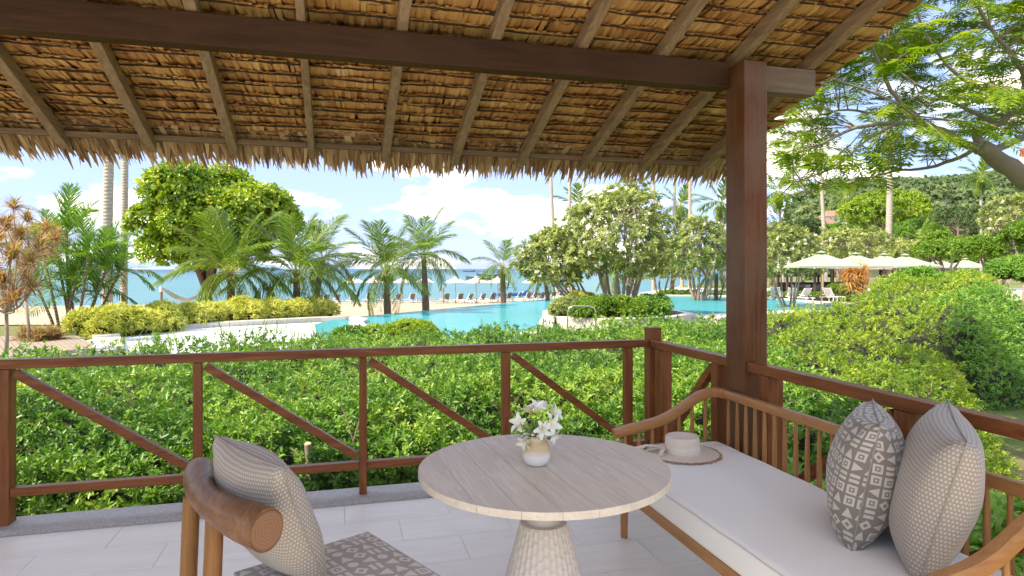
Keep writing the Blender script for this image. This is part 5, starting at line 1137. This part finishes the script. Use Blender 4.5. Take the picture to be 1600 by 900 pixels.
P = np.stack([cxw, cyh, czh+rr_*.35], -1)[:, None]+d*rr_[:, None, None]*rng.uniform(.72, 1.03, (NT, per_, 1))*np.array([1, 1, .75]); tt = np.clip(rng.uniform(0, .8, NT)[:, None]+rng.normal(.05, .12, (NT, per_)), 0, 1)
N = (d+rng.normal(0, .35, d.shape)); V, Fc, tn = leaves(P.reshape(-1, 3), nrm(np.cross(N, rng.normal(0, 1, d.shape))).reshape(-1, 3), N.reshape(-1, 3), np.repeat(rr_*.44, per_), np.repeat(rr_*.34, per_), T_RH, tt.ravel())
tag(link('forest', np_mesh('forest', V, Fc, tn), None, MAT['forest']), 'dense dull green forest covering the hill on the right', 'forest', kind='stuff')
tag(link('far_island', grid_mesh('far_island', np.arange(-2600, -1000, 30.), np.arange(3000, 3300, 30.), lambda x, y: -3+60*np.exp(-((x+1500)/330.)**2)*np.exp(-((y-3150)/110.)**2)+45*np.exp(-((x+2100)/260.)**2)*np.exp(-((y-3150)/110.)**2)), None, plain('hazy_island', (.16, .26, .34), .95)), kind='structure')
# houses on the hill
def house(label, px, py, s, w, h_, roofc, wallc, fl=1, rz=0.):
    p = at(px, py, s); root = thing('house', label, 'house', p, rz)
    M().box(-w/2, w/2, -w*.35, w*.35, -4, h_).build('wall', MAT[wallc], root)
    if roofc == 'flat': M().box(-w*.56, w*.56, -w*.42, w*.42, h_+.003, h_+.5).build('roof', MAT[wallc], root)
    else: m = M(); e_ = w*.6; f_ = w*.45; m.add([(-e_, -f_, h_), (e_, -f_, h_), (e_, f_, h_), (-e_, f_, h_), (-e_*.5, 0, h_+w*.3), (e_*.5, 0, h_+w*.3)], [(0, 1, 5, 4), (1, 2, 5), (2, 3, 4, 5), (3, 0, 4), (3, 2, 1, 0)]); m.build('roof', MAT[roofc], root)
    for k in range(4): M().box(-w/2+w*(k+.25)/4, -w/2+w*(k+.75)/4, -w*.35-.05, -w*.35+.03, h_*.3, h_*.8).build('window', MAT['glass'], root)
house('white flat-roofed house high on the hill at the right edge', 1588, 301, 330, 17, 4, 'flat', 'wallwhite')
house('small pale house with brown roof among the trees below the hill', 1304, 352, 190, 6.5, 2.4, 'rooftile', 'wallwhite')
house('small brown-roofed house below and left of the pale one', 1289, 362, 180, 6, 2, 'rooftile', 'wallwhite', rz=.4)
house('tiny brown roof hidden in the forest near the yellowing palm', 1563, 342, 210, 6, 2, 'rooftile', 'wallwhite')
tw = thing('lattice_mast', 'red and white lattice mast rising at the right edge above the hill', 'mast', at(1597, 312, 300))
for i in range(6):
    for (sx_, sy_) in ((-1, -1), (1, -1), (1, 1), (-1, 1)):
        w0, w1 = .9-i*.09, .81-i*.09; M().beam((sx_*w0, sy_*w0, i*4), (sx_*w1, sy_*w1, i*4+3.98), .35, .35, (0, 1, 0)).build('mast_leg', MAT['redsteel' if i % 2 else 'whitemetal'], tw)
    M().beam((-.8+i*.09, -.8+i*.09, i*4+.2), (.75-i*.09, -.8+i*.09, i*4+3.7), .2, .2, (0, 1, 0)).build('brace', MAT['redsteel' if i % 2 else 'whitemetal'], tw)

# ---- parasols
def parasol(name, label, base, w, zedge, zap, mat, n=4, rot=R(45), pole='pole', vent=True, group=None, rp=.03):
    root = thing(name, label, 'parasol', base, rot, group); m = M(); ns = n*2; k = 6; V = [(0, 0, zap)]; 
    rad_ = lambda i: (w/2 if i % 2 == 0 else w/2*math.cos(math.pi/n)) if n == 4 else w/2
    for j in range(1, k+1):
        t = j/k
        for i in range(ns):
            a = i*math.pi/n; sag = .03*w*math.sin(math.pi*t)*(1 if i % 2 else .0); V.append((rad_(i)*t*math.cos(a), rad_(i)*t*math.sin(a), zap-(zap-zedge)*t**.92-sag))
    Fc = [(0, 1+i, 1+(i+1) % ns) for i in range(ns)]+[(1+(j-1)*ns+i, 1+j*ns+i, 1+j*ns+(i+1) % ns, 1+(j-1)*ns+(i+1) % ns) for j in range(1, k) for i in range(ns)]
    o = m.add(V, Fc).build('canopy', MAT[mat], root, smooth=False); s_ = o.modifiers.new('s', 'SOLIDIFY'); s_.thickness = .012
    m = M(); 
    for i in range(ns): a, b_ = V[1+(k-1)*ns+i], V[1+(k-1)*ns+(i+1) % ns]; m.add([a, b_, (b_[0], b_[1], b_[2]-.10), (a[0], a[1], a[2]-.10)], [(0, 1, 2, 3)])
    m.build('valance', MAT[mat], root)
    if vent: m = M(); q_ = [(rad_(i)*.14*math.cos(i*math.pi/n), rad_(i)*.14*math.sin(i*math.pi/n), zap+.015) for i in range(ns)]; m.add([(0, 0, zap+.11)]+q_, [(0, 1+i, 1+(i+1) % ns) for i in range(ns)]); m.build('vent', MAT[mat], root)
    M().tube([(0, 0, 0), (0, 0, zap-.02)], rp, 10).build('pole', MAT[pole], root, smooth=True); M().tube([(0, 0, zap), (0, 0, zap+.16)], [.025, .012], 8).build('finial', MAT[pole], root)
    for i in range(ns): M().tube([(0, 0, zap-.10), (rad_(i)*.98*math.cos(i*math.pi/n), rad_(i)*.98*math.sin(i*math.pi/n), zedge-.02)], .010, 4).build('rib', MAT[pole], root)
    M().lathe([(0, 0), (.28, 0), (.28, .05), (.06, .09), (.05, .3)], n=16).build('foot', MAT['darkpost'], root)
    return root
for i, (px, s, w, lab) in enumerate([(1283, 34, 4.25, 'largest and nearest sage-green parasol, right of the column'), (1337, 39.5, 4.25, 'second sage-green parasol, partly behind the nearest one'), (1381, 41.5, 4.1, 'third parasol from the column, pale and sunlit'), (1414, 41, 4.1, 'fourth parasol from the column, broad and sunlit'), (1467, 56, 3.4, 'fifth parasol, small, between the broad one and the last'), (1509, 57, 3.5, 'last and smallest parasol at the right end of the row')]):
    b_ = Vector(base_of(px, s, -.9)); zap = at(px, [395, 397, 398, 399, 405, 405][i], s).z+.9; ze = at(px, [415.5, 415.5, 416, 416, 417.5, 417.5][i], s).z+.9
    parasol('parasol', lab, b_, w, ze, zap, 'green_canvas', group='sage green parasols by the pool', rot=R(45+i*3-8))
for i, (px, s) in enumerate([(1213, 52), (1300, 52)]): parasol('parasol', ['white parasol behind the slender frangipani', 'white parasol edge showing behind the nearest green parasols'][i], Vector(base_of(px, s, -.9)), 5, 2.45, 3.0, 'white', rot=R(45))
ord_ = ['first', 'second', 'third', 'fourth', 'fifth', 'sixth', 'seventh', 'eighth', 'ninth', 'tenth', 'eleventh', 'twelfth', 'thirteenth', 'fourteenth', 'fifteenth', 'sixteenth', 'seventeenth', 'eighteenth', 'nineteenth', 'twentieth', 'twenty-first', 'twenty-second', 'twenty-third', 'twenty-fourth']
wu = [(552, 70), (584, 71), (629, 69), (664, 70), (712, 67), (744, 66), (778, 69), (833, 68)]
for i, (px, s) in enumerate(wu):
    p = Vector(base_of(px, s, 0)); p.z = float(gz(np.array(p.x), np.array(p.y))); zz = at(px, 432.5, s).z-p.z; zedge = at(px, 440.5, s).z-p.z
    parasol('beach_parasol', f'white beach parasol on the sand, {ord_[i]} from the left', p, 2.3*1.05, zedge, zz, 'white', n=4, rot=R(20+i*13), group='white beach parasols on the sand', rp=.035)
# ---- loungers
def lounger(label, loc, rz, sling, frame='whitemetal', group=None, name='sun_lounger'):
    root = thing(name, label, 'sun lounger', loc, rz, group)
    M().beam((-.28, -.95, .34), (-.28, .95, .34), .05, .05).build('side_rail', MAT[frame], root); M().beam((.28, -.95, .34), (.28, .95, .34), .05, .05).build('side_rail', MAT[frame], root)
    for x in (-.28, .28):
        for y in (-.8, .75): M().beam((x, y, 0), (x, y, .32), .045, .045, (0, 1, 0)).build('leg', MAT[frame], root)
    M().box(-.27, .27, -.93, .22, .352, .372).build('seat', MAT[sling], root)
    m = M(); m.beam((0, .20, .38), (0, .62, .98), .56, .03, (0, 1, 0)); m.build('backrest', MAT[sling], root)
    for x in (-.3, .3): M().beam((x, .18, .37), (x, .64, 1.01), .05, .05, (1, 0, 0)).build('back_frame', MAT[frame], root); M().beam((x, .62, .5), (x, .15, .56), .05, .035, (1, 0, 0)).build('armrest', MAT[frame], root)
    return root
lp = None
beach_l = [(497, 64), (524, 66), (549, 66), (618, 67), (642, 68), (662, 70), (696, 68), (717, 67), (731, 66), (751, 66), (807, 69), (822, 68), (832, 68), (844, 69), (853, 70), (862, 71), (871, 72), (598, 69), (508, 66), (575, 68), (768, 68), (792, 70), (882, 73), (892, 74)]
beach_l.sort()
for i, (px, s) in enumerate(beach_l):
    p = Vector(base_of(px, s, 0)); p.z = float(gz(np.array(p.x), np.array(p.y)))+.05; rz = R(-140+random.uniform(-14, 14)); lab = f'grey and white lounger on the sand facing the sea, {ord_[i]} from the left'
    if lp is None: lp = lounger(lab, p, rz, 'greysling', group='loungers along the beach')
    else: dup(lp, p, rz, lab)
lp = None
for i, (px, s, lab) in enumerate([(1213, 47, 'pale lounger under the slender frangipani, nearest the column'), (1237, 46.5, 'pale lounger just right of the frangipani trunks'), (1252, 45, 'pale lounger facing the pool, left of the nearest parasol pole'), (1300, 46, 'pale lounger right of the nearest parasol pole'), (1392, 44, 'pale grey lounger between the third and fourth parasol poles'), (1430, 43, 'pale lounger by the fourth parasol pole'), (1447, 44, 'pale lounger half hidden by the dark plant')]):
    p = Vector(base_of(px, s, -.9)); rz = R([150, 165, 200, 120, 150, 100, 95][i])
    if lp is None: lp = lounger(lab, p, rz, 'palesling', group='pale loungers on the terrace')
    else: dup(lp, p, rz, lab)
# side tables
for i, (px, s) in enumerate([(1311, 44), (1407, 42.5)]):
    t_ = thing('side_table', ['small white side table right of the nearest parasol pole', 'small white side table by the third parasol pole'][i], 'side table', base_of(px, s, -.9)); M().box(-.3, .3, -.3, .3, .42, .46).build('table_top', MAT['whitemetal'], t_)
    for x in (-.26, .26):
        for y in (-.26, .26): M().box(x-.02, x+.02, y-.02, y+.02, 0, .419).build('leg', MAT['whitemetal'], t_)
# ---- dining pavilions beyond the terrace
def sala(label, px, s, w, ze, zap, n=6):
    root = thing('thatched_pavilion', label, 'pavilion', base_of(px, s, -.9)); m = M(); 
    for i in range(24):
        a = i/24*6.2832
    prof = [(w/2, ze), (w*.36, ze+(zap-ze)*.3), (w*.2, ze+(zap-ze)*.62), (w*.08, ze+(zap-ze)*.9), (.02, zap)]; m.lathe(prof, n=20); m.build('roof', MAT['roofthatch'], root, smooth=True)
    M().tube([(0, 0, zap-.1), (0, 0, zap+.35)], [.10, .02], 6).build('ridge_tip', MAT['roofthatch'], root)
    for k in range(n): a = k/n*6.2832+.3; x, y = math.cos(a)*w*.38, math.sin(a)*w*.38; M().box(x-.09, x+.09, y-.09, y+.09, 0, ze+.25).build('post', MAT['darkpost'], root)
    M().box(-w*.3, w*.3, w*.30, w*.33, 0, 1.0).build('back_screen', MAT['darkpost'], root)
sala('open pavilion with pointed grey thatch roof above the nearest green parasol', 1276, 62, 9.0, 2.3, 4.6, 8)
sala('open pavilion with dark pointed thatch roof behind the second green parasol', 1338, 64, 8.0, 2.3, 4.0, 8)
for i, (px, s) in enumerate([(1255, 60), (1268, 61), (1283, 60.5), (1298, 61), (1312, 60)]):
    t_ = thing('dining_set', f'dark dining table with chairs under the pavilions, {ord_[i]} from the left', 'dining set', base_of(px, s, -.9), R(i*23)); M().box(-.45, .45, -.45, .45, .70, .74).build('table_top', MAT['darkpost'], t_); M().box(-.05, .05, -.05, .05, 0, .699).build('leg', MAT['darkpost'], t_)
    for k in range(4):
        a = k*1.5708; x, y = math.cos(a)*.8, math.sin(a)*.8; o = M().box(-.22, .22, -.22, .22, .40, .45).box(-.22, .22, .18, .22, .451, .9).box(-.2, -.16, -.2, -.16, 0, .399).box(.16, .2, -.2, -.16, 0, .399).box(-.2, -.16, .16, .2, 0, .399).box(.16, .2, .16, .2, 0, .399).build('chair_frame', MAT['boat'], t_); o.location = (x, y, 0); o.rotation_euler = (0, 0, a-1.5708)
# ---- hammock
hm = thing('hammock', 'white rope hammock slung from a pale post behind the yellow shrubs', 'hammock', base_of(252, 33, -1.7)); b0 = Vector(hm.location)
M().tube([(0, 0, -.1), (0, 0, at(252, 450, 33).z-b0.z)], [.075, .065], 10).build('post', MAT['bark'], hm, smooth=True)
M().tube([(0, 0, at(252, 456, 33).z-b0.z), (0, 0, at(252, 448, 33).z-b0.z)], [.082, .078], 10).build('post_cap', MAT['white'], hm, smooth=True)
p0 = at(254, 450, 33)-b0; p1 = at(318, 457, 36)-b0; m = M(); nn_ = 14; V = []
for i in range(nn_+1):
    t = i/nn_; p = p0.lerp(p1, t)-Vector((0, 0, .62*math.sin(math.pi*t)**.9)); w = .04+.42*math.sin(math.pi*t)**.6
    for j in range(5): s_ = j/2-1; V.append(p+Vector((0, s_*w, .12*abs(s_)**2*w*3)))
m.add(V, [(i*5+j, (i+1)*5+j, (i+1)*5+j+1, i*5+j+1) for i in range(nn_) for j in range(4)]); m.build('net', MAT['white'], hm, smooth=True, split=0)
hm = thing('hammock', 'white cloth hammock hanging to the sand among the beach loungers', 'hammock', base_of(693, 66, -2.05)); b0 = Vector(hm.location)
M().tube([(0, 0, 0), (0, 0, at(693, 449, 66).z-b0.z)], .09, 8).build('post', MAT['bark'], hm, smooth=True)
p0 = at(692, 452, 66)-b0; p1 = at(676, 468, 66)-b0; V = []
for i in range(9):
    t = i/8; p = p0.lerp(p1, t)-Vector((0, 0, .25*math.sin(math.pi*t))); w = .08+.35*t
    for j in range(3): V.append(p+Vector((0, (j-1)*w, .08*abs(j-1))))
M().add(V, [(i*3+j, (i+1)*3+j, (i+1)*3+j+1, i*3+j+1) for i in range(8) for j in range(2)]).build('cloth', MAT['white'], hm, smooth=True, split=0)
# ---- handrails in the pool
def handrail(label, px, py, s, wpx, hpx, double=False):
    root = thing('pool_handrail', label, 'handrail', at(px, py, s)); w = wpx/F*s; h_ = hpx/F*s
    for k in range(2 if double else 1):
        y = k*.55; M().tube([(0, y, -.3), (0, y, h_*.6), (w*.06, y, h_*.85), (w*.2, y, h_), (w*.75, y, h_*.98), (w*.93, y, h_*.85), (w, y, h_*.6), (w, y, -.45)], .028, 10).build('rail', MAT['steel'], root, smooth=True, split=0)
handrail('curved steel handrail at the near pool edge in front of the planter', 887, 500, 25.8, 44, 22)
handrail('pair of steel handrails at the far pool steps left of the column', 1096, 466, 51, 20, 13, True)
# ---- boats
def boat(label, px, py, L_, mat, rz, canopy=None):
    p = gr(px, py, -2.32); root = thing('boat', label, 'boat', (p.x, p.y, -2.32), rz, 'boats off the beach'); n = 9; V = []
    for i in range(n):
        t = i/(n-1)*2-1; w = .13*L_*(1-t*t)**.55+.01; z = .10*L_*(.55+.9*abs(t)**2.6*(1.2 if t > 0 else .6)); x = t*L_/2
        V += [(x, -w, z), (x, -w*.55, -.1), (x, w*.55, -.1), (x, w, z), (x, w*.8, z-.12), (x, -w*.8, z-.12)]
    Fc = [(i*6+j, i*6+(j+1) % 6, i*6+6+(j+1) % 6, i*6+6+j) for i in range(n-1) for j in range(6)]+[tuple(range(6))[::-1], tuple((n-1)*6+k for k in range(6))]
    M().add(V, Fc).build('hull', MAT[mat], root)
    if canopy:
        h_ = .22*L_
        M().box(-L_*.22, L_*.16, -.1*L_, .1*L_, h_, h_+.08).build('canopy', MAT[canopy], root)
        for x in (-.2, .14):
            for y in (-.08, .08): M().box(x*L_-.03, x*L_+.03, y*L_-.03, y*L_+.03, .3, h_-.001).build('canopy_post', MAT['darkpost'], root)
    M().box(-L_*.34, -L_*.30, -.06*L_, .06*L_, .04*L_, .085*L_).build('thwart', MAT['pole'], root)
boat('blue boat with a blue canopy moored behind the lone small palm', 797, 462, 5, 'blue', .3, 'blue'); boat('blue boat with a flat blue awning beside the last beach parasol', 852, 461, 5, 'boat', -.2, 'blue')
boat('dark long boat moored off the beach, left one of two', 757, 437, 13, 'boat', .15, 'darkpost'); boat('dark long boat moored off the beach, right one of two', 768, 432, 15, 'boat', -.1, 'boat')
boat('tiny boat far out on the sea near the horizon', 733, 424.5, 16, 'boat', .3, 'boat')

# ---- feathery rain tree, top right
rt = thing('flame_tree', 'wide feathery-leaved tree with bare twisting limbs overhanging from the right', 'tree', (9.6, 8.6, -1.0)); b0 = Vector(rt.location); q = random.Random(77); lims = []
def limb(pts, r0, r1, name='limb'):
    P_ = [at(*p)-b0 if len(p) == 3 else Vector(p[1:])-b0 for p in pts]; Q = []
    for i in range(len(P_)-1):
        for k in range(4): t = k/4; a, b_, c_, d_ = P_[max(i-1, 0)], P_[i], P_[i+1], P_[min(i+2, len(P_)-1)]; Q.append(.5*((2*b_)+(-a+c_)*t+(2*a-5*b_+4*c_-d_)*t*t+(-a+3*b_-3*c_+d_)*t**3)+Vector([q.uniform(-1, 1)*r0*(.06 if r0 > .1 else .22) for _ in range(3)]))
    Q.append(P_[-1]); rad = [r0+(r1-r0)*(i/(len(Q)-1))**.8 for i in range(len(Q))]
    M().tube(Q, rad, 10).build(name, MAT['bark'], rt, smooth=True, split=0); lims.append((Q, rad)); return Q
limb([(0, 9.6, 8.6, -1.1), (0, 9.3, 8.5, .3), (0, 8.4, 8.3, 1.4), (1700, 330, 8.1), (1640, 300, 8.0), (1590, 272, 7.95), (1545, 238, 7.9), (1528, 228, 7.85)], .22, .085, 'trunk')
mains = [([(1530, 230, 7.85), (1500, 222, 7.7), (1455, 198, 7.5), (1405, 192, 7.3), (1340, 200, 7.1), (1280, 226, 6.9)], .055, .012), ([(1500, 222, 7.7), (1475, 205, 7.4), (1440, 190, 7.1), (1400, 150, 6.9), (1378, 110, 6.8), (1358, 62, 6.7)], .045, .012),
    ([(1530, 230, 7.85), (1528, 205, 7.8), (1560, 195, 7.7), (1590, 165, 7.5), (1600, 120, 7.3), (1560, 60, 7.0), (1520, 0, 6.8)], .06, .015), ([(1545, 238, 7.9), (1575, 225, 8.1), (1620, 205, 8.2), (1700, 150, 8.3), (1780, 60, 8.4)], .055, .02),
    ([(1455, 198, 7.5), (1430, 185, 7.8), (1370, 178, 8.1), (1310, 172, 8.4), (1262, 190, 8.7)], .03, .008), ([(1528, 228, 7.85), (1500, 245, 8.1), (1450, 262, 8.4), (1395, 268, 8.7), (1330, 285, 9), (1262, 300, 9.3)], .03, .008),
    ([(1440, 190, 7.1), (1420, 170, 6.8), (1350, 140, 6.6), (1300, 122, 6.5)], .022, .007), ([(1590, 165, 7.5), (1560, 150, 7.2), (1500, 120, 7.0), (1450, 60, 6.9), (1430, 10, 6.8)], .03, .009),
    ([(1600, 120, 7.3), (1640, 60, 7.6), (1690, -20, 7.8)], .035, .012), ([(1405, 192, 7.3), (1360, 215, 7.0), (1300, 262, 6.8), (1240, 285, 6.7)], .018, .006), ([(1560, 195, 7.7), (1500, 165, 8.0), (1430, 130, 8.3), (1380, 90, 8.5)], .03, .009)]
for a, r0, r1 in mains: limb(a, r0, r1)
nodes = [(p, r) for Q, rad in lims[1:] for p, r in zip(Q, rad)]; nodeP = np.array([tuple(p) for p, r in nodes])
m = M(); fP, fD = [], []
def canopy_ok(x, y): return y < np.interp(x, [1150, 1200, 1260, 1330, 1400, 1450, 1500, 1560, 1620], [345, 335, 322, 305, 285, 262, 235, 225, 235])
cnt = 0
while cnt < 500:
    x, y, s = q.uniform(1190, 1800), q.uniform(-190, 340), q.uniform(6.2, 10.2)
    if not canopy_ok(x, y): continue
    if x < 1500 and y > 110 and q.random() < .22: continue
    T_ = at(x, y, s)-b0; dd = np.linalg.norm(nodeP-np.array(T_), axis=1); k = int(np.argmin(dd)); 
    if dd[k] > 2.2: continue
    A_ = Vector(nodeP[k]); n_ = T_-A_
    if n_.length < .15: continue
    mid = A_.lerp(T_, .5)+Vector((q.uniform(-.1, .1), q.uniform(-.1, .1), q.uniform(.0, .14)))*n_.length*.6; Q = [A_, A_.lerp(mid, .6), mid, mid.lerp(T_, .5)+Vector((0, 0, .02)), T_]
    m.tube(Q, [.009, .0075, .006, .0045, .0025], 4, cap=False); L_ = n_.length; nf = int(5+L_*13); d_ = n_.normalized()
    for j in range(nf):
        t = .3+.7*(j+q.random())/nf; p = (mid.lerp(T_, (t-.5)*2) if t > .5 else A_.lerp(mid, t*2)); side = d_.cross(Vector((0, 0, 1))).normalized()*(1 if j % 2 else -1)
        fP.append(tuple(p)); fD.append(tuple((d_*.75+side*q.uniform(.4, 1.1)+Vector((0, 0, q.uniform(-.35, .12)))).normalized()))
    cnt += 1
o = m.build('twigs', MAT['bark'], rt); o['kind'] = 'stuff'
fP = np.array(fP); fD = np.array(fD); nF = len(fP); FLn = rng.uniform(.17, .30, nF); npn = 8
Sd = nrm(np.cross(fD, [[0, 0, 1.]])); Up = np.cross(Sd, fD); js = np.arange(npn)/(npn-1)
PP, DD, NNn, LL = [], [], [], []
for j in js:
    for sgn in (1, -1):
        PP.append(fP+fD*(FLn*(.12+.86*j))[:, None]-np.array([0, 0, .06])*(j**2)); DD.append(nrm(Sd*sgn+fD*.45+np.array([0, 0, -.14])+rng.normal(0, .08, fD.shape))); NNn.append(Up); LL.append(FLn*.42*(math.sin(math.pi*(j*.75+.2))))
PP = np.concatenate(PP); DD = np.concatenate(DD); NNn = np.concatenate(NNn); LL = np.concatenate(LL); tf = np.tile(np.clip(rng.uniform(0, 1, nF)*.8+.1, 0, 1), npn*2)
V, Fc, tn = leaves(PP, DD, NNn, LL, LL*.19, T_RH, tf); o = link('foliage', np_mesh('foliage', V, Fc, tn), rt, MAT['rain']); o['kind'] = 'stuff'
